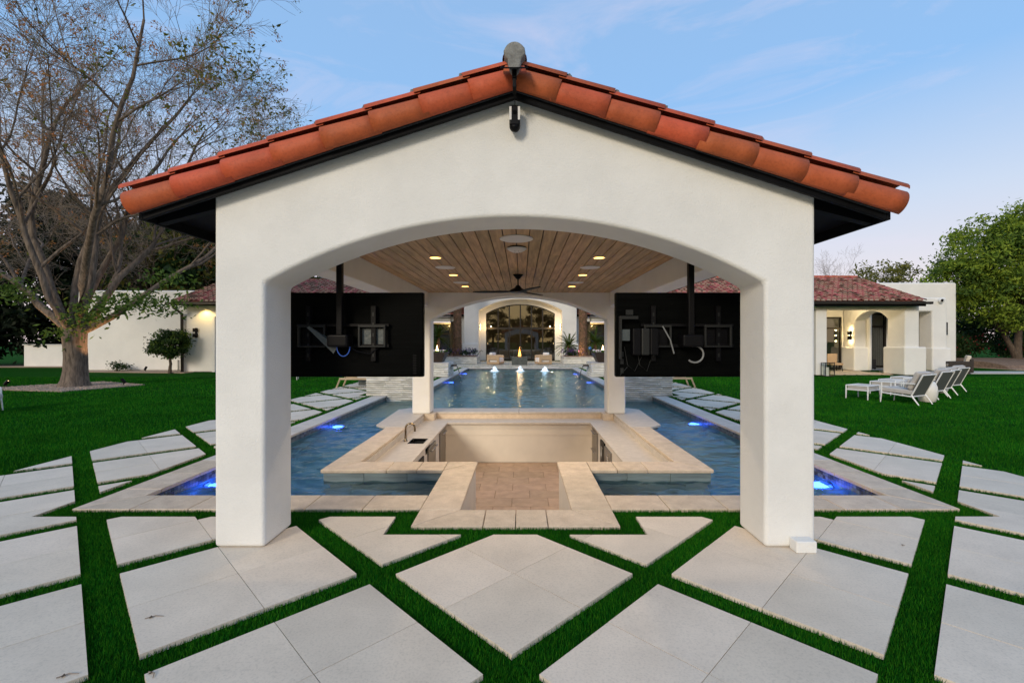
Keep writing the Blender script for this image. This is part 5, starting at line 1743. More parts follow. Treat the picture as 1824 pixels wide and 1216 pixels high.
mb.build('frame', 'dull_metal', t, local=True)
MB().lathe([(0.0, 0.02), (0.09, 0.02), (0.09, 0.42), (0.0, 0.42)], 14, c=(-0.05, 0, 0)).build('candle', 'cushion_white', t, local=True)
for s in (-1, 1):
    MB().add([(-0.2, s * 0.16, 0.03), (0.2, s * 0.16, 0.03), (0.2, s * 0.16, 0.61), (-0.2, s * 0.16, 0.61)], [(0, 1, 2, 3)]).build('pane', 'clear_glass', t, local=True)
t = thing('porch_armchair', (17.6, 25.6, 0.0), 'small tan chair standing in the porch behind the lantern', 'chair')
MB().box(-0.28, 0.28, -0.28, 0.28, 0.32, 0.44).build('seat', 'wicker_tan', t, bevel=0.03, local=True)
MB().box(-0.28, 0.28, 0.2, 0.28, 0.45, 0.95).build('back', 'wicker_tan', t, bevel=0.03, local=True)
for sx in (-1, 1):
    for sy in (-1, 1):
        MB().tube([(sx * 0.25, sy * 0.24, 0), (sx * 0.23, sy * 0.22, 0.33)], 0.02, 6).build('leg', 'black_metal', t, local=True)
# tan wicker club chairs by the fire pit
def club(loc, rz, label):
    t = thing('club_chair', loc, label, 'armchair', 'tan club chairs by the fire pit', rz)
    mb = MB()
    mb.box(-0.52, 0.52, -0.46, 0.46, 0.05, 0.18)
    mb.build('base', 'wicker_tan', t, bevel=0.02, local=True)
    for s in (-1, 1):
        a, b = sorted((s * 0.52, s * 0.40))
        p = [(-0.46, 0.18), (-0.30, 0.18), (-0.30, 0.34), (0.30, 0.34), (0.30, 0.18), (0.46, 0.18), (0.46, 0.70), (-0.46, 0.66)]
        MB().prism(p, 'x', a, b).build('side', 'wicker_tan', t, bevel=0.02, local=True)
    MB().box(-0.40, 0.40, 0.34, 0.46, 0.181, 0.72).build('back', 'wicker_tan', t, bevel=0.02, local=True)
    MB().box(-0.39, 0.39, -0.48, 0.33, 0.182, 0.46).build('seat_cushion', 'cushion_white', t, bevel=0.05, seg=3, local=True)
    MB().box(-0.38, 0.38, 0.10, 0.33, 0.462, 0.84).build('back_cushion', 'cushion_white', t, bevel=0.06, seg=3, local=True)
club((-1.75, 32.3, 0.0), R(72), 'tan wicker club chair with white cushions by the fire pit, tree side')
club((1.62, 32.3, 0.0), R(-72), 'tan wicker club chair with white cushions by the fire pit, lounge chair side')
t = thing('fire_pit', (-0.05, 32.0, 0), 'square dark stone fire pit with flame in front of the arched doors', 'fire pit')
mb = MB(); mb.box(-0.54, 0.54, -0.5, 0.5, 0, 0.56); mb.build('body', 'fire_stone', t, bevel=0.015, local=True)
MB().box(-0.36, 0.36, -0.32, 0.32, 0.555, 0.575).build('burner_tray', 'black_metal', t, local=True)
for k, (x, h, r0) in enumerate(((0.0, 0.60, 0.06), (0.06, 0.34, 0.045), (-0.06, 0.28, 0.045))):
    MB().lathe([(0.0, 0.57), (r0, 0.62), (r0 * 1.05, 0.57 + h * 0.3), (r0 * 0.5, 0.57 + h * 0.65), (0.0, 0.57 + h)], 9, c=(x, 0.02 * k, 0)).build('flame', 'flame', t, smooth=True, local=True)
light('fire_glow', 'POINT', (-0.05, 31.9, 1.0), 14, (1.0, 0.5, 0.15), 0.1, parent=t)
# teak pool loungers
def lounger(loc, rz, label, s):
    t = thing('pool_lounger', loc, label, 'sun lounger', 'teak pool loungers', rz)
    for sy in (-1, 1):
        MB().box(-1.0, 1.0, sy * 0.32 - 0.025, sy * 0.32 + 0.025, 0.29, 0.36).build('side_rail', 'teak', t, bevel=0.008, local=True)
        MB().tube([(-1.10, sy * 0.32, 0), (-0.97, sy * 0.32, 0.32)], 0.03, 6).build('leg', 'teak', t, local=True)
        MB().tube([(0.90, sy * 0.32, 0), (0.86, sy * 0.32, 0.32)], 0.03, 6).build('leg', 'teak', t, local=True)
    for k in range(12):
        x = -0.35 + k * 0.11
        MB().box(x, x + 0.08, -0.29, 0.29, 0.335, 0.355).build('slat', 'teak', t, local=True)
    M = Matrix.Translation((-0.40, 0, 0.36)) @ Matrix.Rotation(R(32), 4, 'Y')
    MB().box(-0.72, 0.0, -0.28, 0.28, 0.0, 0.03, M).build('back_frame', 'teak', t, local=True)
    MB().box(-0.70, 0.0, -0.27, 0.27, 0.031, 0.10, M).build('back_cushion', 'cushion_white', t, bevel=0.02, local=True)
    MB().box(-0.38, 0.98, -0.27, 0.27, 0.357, 0.43).build('seat_cushion', 'cushion_white', t, bevel=0.02, local=True)
    MB().tube([(-0.85, -0.2, 0.34), (-0.78, -0.2, 0.60)], 0.015, 6).build('prop', 'teak', t, local=True)
lounger((-5.45, 16.7, 0.0), 0, 'teak pool lounger with white cushion beside the stone block, tree side', 1)
lounger((5.25, 16.9, 0.0), R(180), 'teak pool lounger with white cushion beside the stone block, lounge chair side', -1)
t = thing('side_table', (-5.9, 17.6, 0.0), 'dark stone cube side table behind the teak lounger', 'table')
MB().box(-0.22, 0.22, -0.22, 0.22, 0, 0.32).build('body', 'fire_stone', t, bevel=0.01, local=True)
MB().box(-0.24, 0.24, -0.24, 0.24, 0.321, 0.35).build('top', 'fire_stone', t, bevel=0.006, local=True)
# garden spot lights
def spot(loc, rz, label, lit=True, e=25):
    t = thing('garden_spotlight', loc, label, 'spotlight', 'garden spotlights', rz)
    MB().tube([(0, 0, -0.02), (0, 0, 0.12)], 0.015, 6).build('stake', 'black_metal', t, local=True)
    M = Matrix.Translation((0, 0, 0.16)) @ Matrix.Rotation(R(-38), 4, 'X')
    MB().lathe([(0.0, -0.10), (0.05, -0.10), (0.058, 0.0), (0.058, 0.10), (0.048, 0.10), (0.044, 0.06), (0, 0.06)], 12, M=M).build('housing', 'black_metal', t, local=True)
    if lit:
        MB().lathe([(0.0, 0.062), (0.042, 0.062), (0.042, 0.066), (0.0, 0.068)], 12, M=M).build('lens', 'lamp_sconce', t, local=True)
    return t
def aim(name, loc, target, e, ang_, parent, col=(1.0, 0.62, 0.3)):
    d = Vector(target) - Vector(loc)
    l = light(name, 'SPOT', loc, e, col, 0.03, rot=d.to_track_quat('-Z', 'Y').to_euler(), spot=R(ang_))
    return l
def spot_at(loc, target, label, e, ang_=50, lit=True):
    d = Vector(target) - Vector(loc)
    rz = math.atan2(d.y, d.x) - math.pi / 2
    t = spot(loc, rz, label, lit)
    if lit:
        p = Vector(loc) + Vector((0, 0, 0.2)) + Vector((d.x, d.y, 0)).normalized() * 0.1
        dl = Vector(target) - p
        l = light('spotlight_beam', 'SPOT', p, e, (1.0, 0.55, 0.24), 0.03, spot=R(ang_))
        l.parent = t
        l.matrix_parent_inverse = (Matrix.Translation(loc) @ Matrix.Rotation(rz, 4, 'Z')).inverted()
        l.location = p
        l.rotation_euler = dl.to_track_quat('-Z', 'Y').to_euler()
    return t
TB = Vector((-16.55, 17.0, 0))
spot_at((-18.7, 16.7, 0.0), (-17.2, 17.0, 2.4), 'small black spotlight on the gravel lighting the big trunk, far from the pavilion', 420, 50)
spot_at((-15.05, 17.4, 0.0), (-16.0, 17.1, 2.2), 'small black spotlight on the gravel lighting the big trunk, pavilion side', 420, 50)
spot_at((-26.1, 29.3, 0.0), (-25.6, 31.0, 2.5), 'glowing spotlight at the foot of the low white wall', 40, 60)
spot_at((-20.6, 25.2, 0.0), (-20.6, 25.7, 1.5), 'unlit little spotlight at the foot of the tall white wall', 10, 60, False)

# ================================================================ TREES AND PLANTS
def leaf_quads(P, size, rng, flat=0.0):
    n = len(P)
    d = rng.normal(size=(n, 3)); d /= np.linalg.norm(d, axis=1)[:, None]
    e_ = rng.normal(size=(n, 3)); e_[:, 2] *= (1 - flat)
    u = np.cross(d, e_); u /= np.maximum(np.linalg.norm(u, axis=1), 1e-6)[:, None]
    s = (size * rng.uniform(0.6, 1.4, n))[:, None]
    v = np.stack([P - d * s, P - u * s * 0.42, P + d * s, P + u * s * 0.42], 1).reshape(-1, 3)
    return v
def add_leaves(name, P, size, mat, parent, rng, off):
    if len(P) == 0: return
    v = leaf_quads(np.asarray(P), size, rng) - np.array(off)
    o = quickmesh(name, v, np.arange(len(v)), 4, mat, parent)
    tag(o, kind='stuff')
    return o
class Tubes:
    def __init__(s): s.V = []; s.Fc = []; s.n = 0
    def add(s, pts, rad, k):
        pts = np.asarray(pts); m_ = len(pts)
        d = np.gradient(pts, axis=0); d /= np.maximum(np.linalg.norm(d, axis=1), 1e-9)[:, None]
        ref = np.where(np.abs(d[:, 2:3]) < 0.9, np.array([[0, 0, 1.0]]), np.array([[1.0, 0, 0]]))
        a = np.cross(d, ref); a /= np.maximum(np.linalg.norm(a, axis=1), 1e-9)[:, None]
        b = np.cross(a, d)
        t = np.arange(k) * 2 * np.pi / k
        ring = a[:, None, :] * np.cos(t)[None, :, None] + b[:, None, :] * np.sin(t)[None, :, None]
        v = pts[:, None, :] + ring * np.asarray(rad)[:, None, None]
        s.V.append(v.reshape(-1, 3))
        i = np.arange(m_ - 1)[:, None] * k; j = np.arange(k)[None, :]; j2 = (j + 1) % k
        f = np.stack([i + j, i + j2, i + k + j2, i + k + j], -1).reshape(-1, 4) + s.n
        s.Fc.append(f)
        s.n += m_ * k
    def build(s, name, mat, parent, off, smooth=True):
        v = np.concatenate(s.V) - np.array(off)
        o = quickmesh(name, v, np.concatenate(s.Fc).ravel(), 4, mat, parent)
        if smooth: o.data.polygons.foreach_set('use_smooth', np.ones(len(o.data.polygons), bool))
        return o
def limb(rng, p, d, L_, r0, r1, nseg, wob, up):
    pts = [np.array(p, float)]
    d = np.array(d, float); d /= np.linalg.norm(d)
    for i in range(nseg):
        d = d + rng.normal(scale=wob, size=3) + np.array([0, 0, up])
        d /= np.linalg.norm(d)
        pts.append(pts[-1] + d * L_ / nseg)
    rad = np.linspace(r0, r1, nseg + 1)
    return np.array(pts), rad
def side_dir(rng, d, ang_):
    d = d / np.linalg.norm(d)
    r = rng.normal(size=3); r -= d * r.dot(d); r /= np.linalg.norm(r)
    return d * math.cos(ang_) + r * math.sin(ang_)
def big_tree(name, base, label, seed, limbs, trunk_r, fork_z, nlev=(7, 6, 6, 6), lens=(4.2, 2.3, 1.25, 0.7), bark='bark_ash', lean=(0, 0), leaf_fn=None, spread=0.6, ups=(0.05, 0.04, 0.02, 0.0), r2=0.3):
    rng = np.random.default_rng(seed)
    t = thing(name, base, label, 'tree')
    T = Tubes(); B = Tubes(); W = Tubes()
    b = np.array(base, float)
    # trunk with flare and root swell
    zs = np.array([-0.05, 0.06, 0.22, 0.6, 1.1, 1.6, fork_z * 0.88, fork_z + 0.25])
    rr = np.array([1.42, 1.30, 1.13, 1.0, 0.96, 0.97, 1.04, 0.72]) * trunk_r
    pts = np.stack([b[0] + lean[0] * zs / fork_z + 0.03 * np.sin(zs * 2), b[1] + lean[1] * zs / fork_z, b[2] + zs], 1)
    T.add(pts, rr, 20)
    v = T.V[-1]
    ang_ = np.arctan2(v[:, 1] - b[1], v[:, 0] - b[0])
    f_ = 1 + 0.05 * np.sin(ang_ * 5 + 1) * np.clip(1.2 - (v[:, 2] - b[2]), 0, 1) + 0.02 * np.sin(ang_ * 9 + v[:, 2] * 3)
    v[:, 0] = b[0] + (v[:, 0] - b[0]) * f_; v[:, 1] = b[1] + (v[:, 1] - b[1]) * f_
    top = pts[-2]
    leafp = []
    def twigs(pts, rad, lvl):
        n = nlev[lvl]
        m_ = len(pts)
        for q in range(n):
            tt = rng.uniform(0.25, 1.0) if q < n - 1 else 1.0
            i = min(int(tt * (m_ - 1)), m_ - 2)
            p = pts[i] + (pts[i + 1] - pts[i]) * rng.uniform(0, 1)
            if q == n - 1: p = pts[-1]
            d = side_dir(rng, pts[i + 1] - pts[i], rng.uniform(0.35, 0.95) * (1.0 if q < n - 1 else 0.4))
            r = max(0.0055, rad[i] * rng.uniform(0.45, 0.62))
            L_ = lens[lvl] * rng.uniform(0.6, 1.25) * (0.75 + 0.5 * (1 - tt))
            ns = (6, 5, 4, 3)[lvl]
            pp, ra = limb(rng, p, d, L_, r, max(0.0045, r * 0.35), ns, (0.13, 0.15, 0.16, 0.18)[lvl], ups[lvl])
            (T if lvl == 0 else B if lvl == 1 else W).add(pp, ra, (7, 5, 3, 3)[lvl])
            if lvl < 3:
                twigs(pp, ra, lvl + 1)
            else:
                leafp.append((pp[-1], pp[1]))
    for (az, el, L_, r) in limbs:
        d = np.array([math.cos(R(az)) * math.cos(R(el)), math.sin(R(az)) * math.cos(R(el)), math.sin(R(el))])
        p0 = top - np.array([0, 0, 0.05]) + d * np.array([0.35, 0.35, 0.0]) * trunk_r
        pp, ra = limb(rng, p0, d, L_, r * 0.64, r * 0.16, 12, 0.12, 0.06)
        T.add(pp, ra, 10)
        twigs(pp, ra, 0)
    off = np.array(base)
    T.build('trunk', bark, t, off)
    tag(B.build('branches', bark, t, off), kind='stuff')
    tag(W.build('crown', 'twig', t, off, False), kind='stuff')
    if leaf_fn: leaf_fn(t, np.array([l[0] for l in leafp]), rng, off)
    return t
def ash_leaves(t, E, rng, off):
    px = 928 + (E[:, 0] - CAMX) * F / E[:, 1]; py = 606 - (E[:, 2] - CAMZ) * F / E[:, 1]
    # brown seed clusters, sparse, all over
    k = rng.random(len(E)) < np.where(E[:, 2] < 8, 0.085, 0.05)
    P = np.repeat(E[k], 20, 0) + rng.normal(scale=0.085, size=(k.sum() * 20, 3)) + np.array([0, 0, -0.06])
    add_leaves('seed_cluster', P, 0.05, 'leaf_tan', t, rng, off)
    # green leaves left on the side towards the pavilion and low round the fork
    rel = E - off
    g = ((rel[:, 0] > 4.2) & (rel[:, 2] > 6.5) & (rng.random(len(E)) < 0.16)) | ((rel[:, 2] < 4.2) & (rel[:, 2] > 2.4) & (rng.random(len(E)) < 0.2)) | (rng.random(len(E)) < 0.012)
    P = np.repeat(E[g], 8, 0) + rng.normal(scale=0.13, size=(g.sum() * 8, 3))
    add_leaves('leaves', P, 0.075, 'leaf_olive', t, rng, off)
limbs = [(12, 24, 7.8, 0.20), (35, 62, 10.5, 0.22), (95, 66, 11, 0.21), (170, 48, 9.5, 0.24), (215, 66, 11, 0.22), (285, 55, 9.0, 0.20), (330, 68, 11.5, 0.23), (20, 78, 12.0, 0.22), (150, 76, 11.5, 0.2), (60, 38, 7.0, 0.16)]
big_tree('ash_tree', (-16.5, 17.0, 0.0), 'huge half bare ash tree with brown seed clusters and lit trunk on gravel', 11, limbs, 0.355, 2.25, leaf_fn=ash_leaves)
# low leafy sprays round the fork of the big tree
rng2 = np.random.default_rng(3)
ash = [o for o in COL.objects if o.name == 'ash_tree'][0]
P = []
for (x, y, z, n) in ((-15.6, 16.5, 2.6, 260), (-14.9, 16.6, 3.0, 260), (-13.9, 16.6, 3.1, 300), (-13.0, 16.8, 3.0, 260), (-12.9, 16.9, 3.9, 200), (-16.3, 16.4, 2.0, 120), (-18.4, 16.8, 3.4, 200), (-19.2, 17, 3.7, 160)):
    P.append(np.array([x, y, z]) + rng2.normal(scale=(0.42, 0.35, 0.22), size=(n, 3)))
add_leaves('leaves', np.concatenate(P), 0.085, 'leaf_green', ash, rng2, np.array(ash.location))

def leafy_tree(name, base, label, seed, blobs, trunk, leaf, nleaf, size, bark='bark_dark', group=None, stems=None, leaf2=None, clump=0.55, cat='tree'):
    """blobs: (dx,dy,z,rx,ry,rz) ellipsoids of the crown, filled with clumps of leaves"""
    rng = np.random.default_rng(seed)
    t = thing(name, base, label, cat, group)
    T = Tubes()
    vol = np.array([b[3] * b[4] * b[5] for b in blobs]); vol = vol ** 0.7 / (vol ** 0.7).sum()
    P1, P2 = [], []
    cl = []
    for b_, v_ in zip(blobs, vol):
        nc = max(4, int(nleaf * v_ / 60))
        d = rng.normal(size=(nc, 3)); d /= np.linalg.norm(d, axis=1)[:, None]
        rad = rng.uniform(0.35, 1.0, nc) ** 0.5
        wob = 1 + 0.16 * np.sin(d[:, 0] * 7 + seed) * np.cos(d[:, 2] * 6 + d[:, 1] * 5)
        C = np.array(b_[:3]) + d * (rad * wob)[:, None] * np.array(b_[3:6])
        C = C[C[:, 2] > 0.1]
        cl.append(C)
        for c in C:
            n = int(rng.uniform(30, 85))
            Q = c + rng.normal(scale=clump * np.array([1, 1, 0.62]) * rng.uniform(0.6, 1.2), size=(n, 3))
            (P2 if (leaf2 and rng.random() < 0.35) else P1).append(Q)
    C = np.concatenate(cl)
    for (dx, dy, h, r0) in (stems or [(0, 0, 0, trunk)]):
        fork = np.array([dx, dy, max(h, 0.4)])
        if stems:
            T.add(np.array([[0, 0, -0.05], [dx * 0.35, dy * 0.35, h * 0.4], [dx, dy, h]]), [r0 * 1.3, r0, r0 * 0.8], 9)
        else:
            zc = np.mean([b[2] for b in blobs]); fork = np.array([0, 0, zc * 0.5])
            T.add(np.array([[0, 0, -0.05], [0.02, 0, 0.3], fork * [1, 1, 0.6] + [0.05, 0, 0], fork]), [r0 * 1.35, r0 * 1.05, r0, r0 * 0.8], 10)
        idx = rng.choice(len(C), size=min(len(C), 26), replace=False)
        for i in idx:
            mid = fork + (C[i] - fork) * 0.5 + rng.normal(scale=0.12, size=3) * np.linalg.norm(C[i] - fork) * 0.5
            T.add(np.array([fork, mid, C[i]]), [r0 * 0.36, r0 * 0.18, r0 * 0.05], 5)
    T.build('trunk', bark, t, np.zeros(3))
    z0 = np.zeros(3)
    add_leaves('crown', np.concatenate(P1), size, leaf, t, rng, z0)
    if P2: add_leaves('crown', np.concatenate(P2), size, leaf2, t, rng, z0)
    return t
# big green tree on the right
leafy_tree('ash_tree', (33.6, 31.0, 0.45), 'big bright green leafy tree with forked trunk behind the gravel bank', 21,
           [(3.2, 0, 7.0, 4.6, 3.6, 3.6), (-2.2, 0, 6.6, 2.7, 2.6, 2.8), (-1.5, -0.5, 4.0, 2.9, 2.4, 1.9), (0.5, -0.5, 8.6, 2.4, 2.2, 1.9), (4.5, 0, 9.6, 3.2, 2.5, 2.0), (-3.4, 0.5, 5.2, 1.9, 1.8, 1.5), (4.6, -0.5, 4.5, 3.2, 2.4, 2.0)],
           0.3, 'leaf_bright', 78000, 0.115, stems=[(-0.9, 0, 1.7, 0.17), (0.35, 0.2, 1.9, 0.23)], leaf2='leaf_green', clump=0.36)
leafy_tree('shrub', (35.0, 29.3, 0.5), 'young bright green sapling in front of the big green tree trunk', 5, [(0, 0, 0.9, 0.9, 0.7, 0.8), (0.5, 0, 1.5, 0.6, 0.5, 0.6)], 0.05, 'leaf_bright', 2600, 0.085, clump=0.22, cat='shrub')
for k, (x, y, l) in enumerate(((29.6, 32.2, 'dark shrub with red flowers next to the flat roofed block'), (32.0, 33.4, 'dark shrub with red flowers behind the forked trunk'), (36.2, 33.4, 'dark shrub beyond the bright sapling'))):
    s_ = leafy_tree('shrub', (x, y, 0.5), l, 30 + k, [(0, 0, 0.8, 1.5, 1.0, 0.85), (0.8, 0, 1.0, 1.0, 0.8, 0.7)], 0.06, 'leaf_deep', 4200, 0.10, clump=0.3, cat='shrub', group='shrubs on the gravel bank')
    rq = np.random.default_rng(k)
    add_leaves('petals', np.array([0.2, -0.5, 1.0]) + rq.normal(scale=(0.9, 0.5, 0.35), size=(160, 3)), 0.06, 'petal_red', s_, rq, np.zeros(3))
for k, (x, y, h) in enumerate(((30.5, 36.5, 4.6), (35.5, 38, 5.4), (41, 37, 6.5))):
    leafy_tree('evergreen_tree', (x, y, 0), ['dark evergreen close behind the flat roofed block', 'dark evergreen straight behind the forked green tree', 'dark evergreen furthest out behind the green tree'][k], 50 + k, [(0, 0, h * 0.5, 2.6, 2.0, h * 0.52)], 0.2, 'leaf_deep', 6500, 0.17, clump=0.5, group='dark evergreens on the lounge chair side')
# far trees above the flat roof
leafy_tree('far_tree', (37.5, 48, 0), 'olive tree showing above the flat white roof', 61, [(0, 0, 8.2, 2.7, 2.2, 1.9), (2.6, 0, 8.2, 2.0, 1.8, 1.7), (-1.6, 0, 7.2, 1.6, 1.5, 1.2)], 0.25, 'leaf_olive', 3000, 0.16, clump=0.4)
big_tree('bare_tree', (36.6, 52, 0.0), 'small bare twiggy tree rising above the tiled wing roof', 62, [(150, 58, 5.6, 0.1), (60, 66, 5.6, 0.1), (200, 72, 6.0, 0.1), (10, 60, 5, 0.1)], 0.2, 3.4, nlev=(6, 5, 4, 3), lens=(2.8, 1.7, 0.9, 0.5), bark='bark_dark')
# dark planting behind the big bare tree
for k, (x, y, h, rx, l) in enumerate(((-33, 33, 12.0, 4.4, 'dark dense tree at the far edge behind the low white wall'), (-27.5, 35, 11.5, 4.2, 'dark dense tree over the low white wall, next to the tall wall'),
                                      (-38, 30, 8.0, 3.6, 'dark dense tree out beyond the end of the low white wall'), (-22.5, 31.5, 10.8, 4.2, 'dark dense tree rising behind the tall white wall'),
                                      (-18.0, 33.5, 10.0, 3.6, 'dark dense tree rising behind the tiled wing by the downpipe'))):
    leafy_tree('evergreen_tree', (x, y, 0), l, 70 + k, [(0, 0, h * 0.48, rx, rx * 0.8, h * 0.48), (rng2.uniform(-1.5, 1.5), 0, h * 0.75, rx * 0.7, rx * 0.6, h * 0.3)], 0.3, 'leaf_dark' if k < 3 else 'leaf_deep', 17000, 0.24, clump=0.6, group='dark trees behind the big bare tree', leaf2='leaf_olive' if k > 2 else None)
limbs2 = [(100, 60, 6, 0.14), (200, 55, 6.5, 0.15), (320, 60, 6.5, 0.15), (30, 55, 6, 0.14), (260, 70, 7, 0.15)]
big_tree('ash_tree', (-25.2, 29.3, 0.0), 'smaller bare tree standing by the low white wall behind the big trunk', 12, limbs2, 0.24, 2.4, nlev=(7, 6, 6, 4), lens=(3.6, 2.2, 1.2, 0.7), bark='bark_dark')
# trees behind the viewpoint, mirrored in the arched glass
for k, (x, h, rx) in enumerate(((-14, 9.5, 4.2), (-7.5, 12.5, 4.0), (-1.5, 8.0, 3.4), (4.0, 12.0, 3.2), (10.5, 9.5, 4.4), (19, 12.5, 4.6))):
    leafy_tree('hedge_tree', (x, -48 - 2 * (k % 2), 0), 'dark leafy tree of the row mirrored in the arched glass doors', 200 + k, [(0, 0, h * 0.5, rx, 2.5, h * 0.5)], 0.3, 'leaf_deep', 3600, 0.3, clump=0.6, group='trees mirrored in the glass doors')
# clipped ball tree
leafy_tree('ball_tree', (-18.35, 24.0, 0.0), 'clipped round ball tree on a short stem in front of the downpipe', 81, [(0, 0, 1.55, 0.86, 0.8, 0.70), (-0.2, -0.1, 1.5, 0.7, 0.6, 0.6)], 0.07, 'leaf_deep', 9000, 0.062, clump=0.13, leaf2='leaf_green')
for k, (x, y) in enumerate(((-22.2, 25.2), (-26.9, 29.6))):
    leafy_tree('shrub', (x, y, 0.0), ['low sprawling plant at the foot of the tall white wall', 'low sprawling plant at the foot of the low white wall'][k], 90 + k, [(0, 0, 0.25, 0.8, 0.3, 0.18)], 0.02, 'leaf_deep', 500, 0.06, clump=0.15, cat='shrub')
# ---- palms
def palm_trunk(base, h, r, label, seed):
    rng = np.random.default_rng(seed)
    t = thing('date_palm', base, label, 'palm', 'tall date palms')
    mb = MB()
    mb.tube([(0, 0, 0), (0, 0, 0.3), (0.02, 0, h * 0.5), (0, 0, h)], [r * 1.25, r, r * 0.86, r * 0.86], 14)
    # leaf bases, diamond lattice of stubs
    z = 0.05; row = 0
    while z < h:
        rr = r * (1.25 - 0.25 * min(1, z / 0.3)) * (1 - 0.14 * min(1, z / (h * 0.5)))
        for k in range(9):
            a = 2 * math.pi * (k + 0.5 * (row % 2)) / 9 + rng.uniform(-.06, .06)
            c, s_ = math.cos(a), math.sin(a)
            tx, ty = -s_, c
            w_ = 0.10; hh = 0.15
            p = [(c * rr * 0.97 + tx * w_, s_ * rr * 0.97 + ty * w_, z), (c * rr * 0.97 - tx * w_, s_ * rr * 0.97 - ty * w_, z),
                 (c * (rr + 0.075) - tx * w_ * 0.5, s_ * (rr + 0.075) - ty * w_ * 0.5, z + hh), (c * (rr + 0.075) + tx * w_ * 0.5, s_ * (rr + 0.075) + ty * w_ * 0.5, z + hh),
                 (c * rr * 0.97, s_ * rr * 0.97, z + hh * 1.05)]
            mb.add(p, [(0, 1, 2, 3), (3, 2, 4), (1, 4, 2), (0, 3, 4)])
        z += 0.135; row += 1
    mb.build('trunk', 'palm_bark', t, local=True)
    fronds(t, (0, 0, h), 34, 3.0, rng, 'leaf_palm')
    return t
def fronds(t, c, n, L_, rng, mat, low=-35, high=80, leaflet=0.35):
    V = []; S = Tubes()
    for k in range(n):
        az = rng.uniform(0, 2 * math.pi); el = R(rng.uniform(low, high))
        d = np.array([math.cos(az) * math.cos(el), math.sin(az) * math.cos(el), math.sin(el)])
        pts = [np.array(c, float)]
        m_ = 9
        for i in range(m_):
            d = d + np.array([0, 0, -0.11]); d /= np.linalg.norm(d)
            pts.append(pts[-1] + d * L_ / m_ * rng.uniform(0.9, 1.1))
        pts = np.array(pts)
        S.add(pts, np.linspace(0.03, 0.006, m_ + 1) * (L_ / 3 + 0.3), 3)
        for i in range(1, m_):
            dd = pts[i + 1] - pts[i]; dd /= np.linalg.norm(dd)
            side_ = np.cross(dd, [0, 0, 1]); side_ /= max(1e-6, np.linalg.norm(side_))
            upv = np.cross(side_, dd)
            for q in range(4):
                p = pts[i] + (pts[i + 1] - pts[i]) * q / 4
                for s_ in (-1, 1):
                    l = leaflet * L_ / 3 * (1 - 0.55 * i / m_) * rng.uniform(0.8, 1.2)
                    e = p + (side_ * s_ * 0.8 + dd * 0.55 + upv * 0.18) * l
                    wv = dd * 0.018 * (0.5 + L_ / 3)
                    V += [p - wv, p + wv, e]
    S.build('frond_stem', 'leaf_palm', t, np.zeros(3))
    V = np.array(V)
    tag(quickmesh('fronds', V, np.arange(len(V)), 3, mat, t), kind='stuff')
palm_trunk((-4.72, 34.4, 0.55), 7.2, 0.29, 'tall date palm trunk rising from the planter, tree side', 1)
palm_trunk((4.70, 34.4, 0.55), 7.2, 0.29, 'tall date palm trunk rising from the planter, lounge chair side', 2)
def small_palm(base, label, seed, h=1.3):
    rng = np.random.default_rng(seed)
    t = thing('dwarf_palm', base, label, 'palm', 'dwarf palms')
    mb = MB(); mb.tube([(0, 0, 0), (0.02, 0, h * 0.5), (0, 0, h)], [0.16, 0.14, 0.16], 10)
    mb.build('trunk', 'palm_bark', t, local=True)
    fronds(t, (0, 0, h), 46, 1.25, rng, 'leaf_palm', -15, 80, 0.55)
small_palm((-6.35, 35.2, 0.55), 'dwarf palm with feathery crown in the planter, tree side', 3)
small_palm((5.75, 35.2, 0.55), 'dwarf palm with feathery crown in the planter, lounge chair side', 4, 1.0)
small_palm((3.75, 35.4, 0.55), 'low dwarf palm between the house plinth and the tall palm', 6, 0.7)
light('palm_uplight', 'POINT', (4.3, 33.9, 0.9), 9, (1.0, 0.6, 0.25), 0.05)
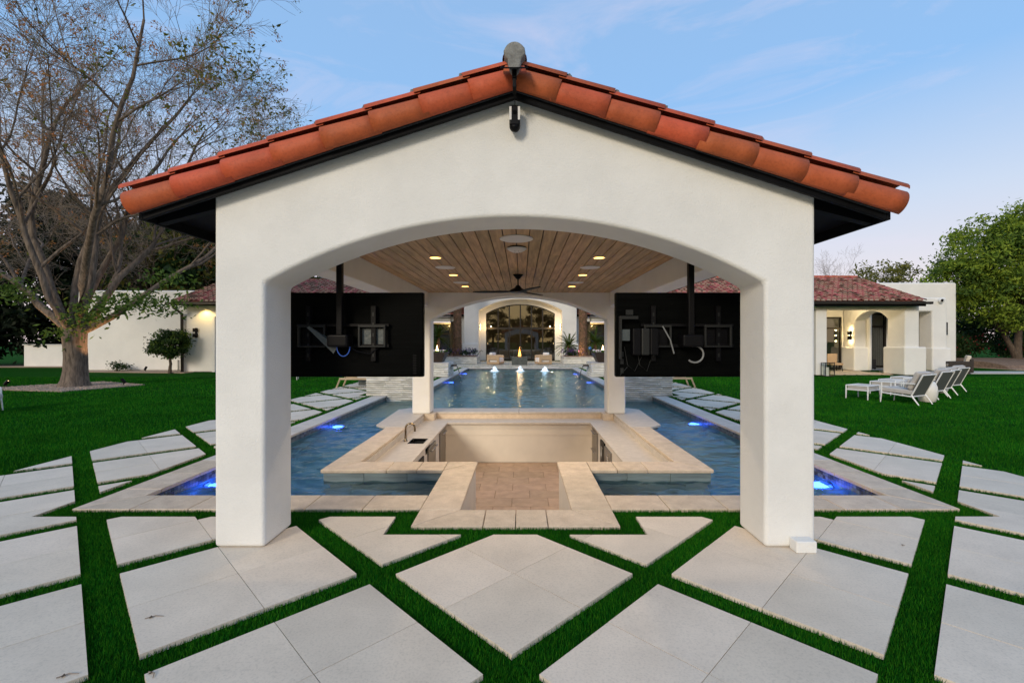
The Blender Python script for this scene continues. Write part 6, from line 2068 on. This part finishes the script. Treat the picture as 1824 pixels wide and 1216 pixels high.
light('palm_uplight', 'POINT', (-5.8, 34.6, 1.0), 7, (1.0, 0.6, 0.25), 0.05)
for k, (x, y, l) in enumerate(((-5.6, 33.8, 'purple flowering plant in the planter by the fire bowl, tree side'), (-3.75, 33.9, 'purple flowering plant in the planter by the house plinth, tree side'), (3.7, 33.9, 'purple flowering plant in the planter by the house plinth, lounge chair side'))):
    s_ = leafy_tree('flowering_plant', (x, y, 0.55), l, 100 + k, [(0, 0, 0.25, 0.6, 0.35, 0.25)], 0.02, 'leaf_deep', 700, 0.06, clump=0.14, cat='flowers', group='purple flowering plants')
    rq = np.random.default_rng(k + 9)
    add_leaves('petals', np.array([0, -0.1, 0.32]) + rq.normal(scale=(0.4, 0.22, 0.14), size=(240, 3)), 0.05, 'petal_purple', s_, rq, np.zeros(3))
t = thing('gazing_ball', (5.15, 33.9, 0.55), 'blue glass ball on a short stake in the planter', 'garden ornament')
MB().tube([(0, 0, 0), (0, 0, 0.45)], 0.015, 6).build('stake', 'black_metal', t, local=True)
MB().blob((0, 0, 0.56), 0.13, 16, 10).build('ball', 'gazing_glass', t, smooth=True, local=True)
# fallen leaves on the paving
def twiglet(p, rz, L_, label):
    t = thing('fallen_twig', p, label, 'twig', 'fallen bits on the paving', rz)
    MB().tube([(0, 0, 0.004), (L_ * 0.5, 0.012, 0.006), (L_, -0.004, 0.004)], [0.003, 0.003, 0.0015], 5).build('stem', 'twig', t, local=True)
    MB().add([(L_ * 0.2, 0.0, 0.006), (L_ * 0.3, 0.012, 0.012), (L_ * 0.42, 0.0, 0.006), (L_ * 0.3, -0.012, 0.007)], [(0, 1, 2, 3)]).build('leaf', 'bark_dark', t, local=True)
twiglet(at(258, 1102), 0.3, 0.10, 'thin fallen twig on the paver left of the column')
twiglet(at(100, 1208), 0.4, 0.09, 'thin fallen twig on the outermost front paver')
twiglet(at(265, 1197), -0.6, 0.07, 'curled dry leaf stem at the crossing of two turf strips')
twiglet(at(1608, 972), 0.5, 0.03, 'tiny dry leaf on the paver right of the column')
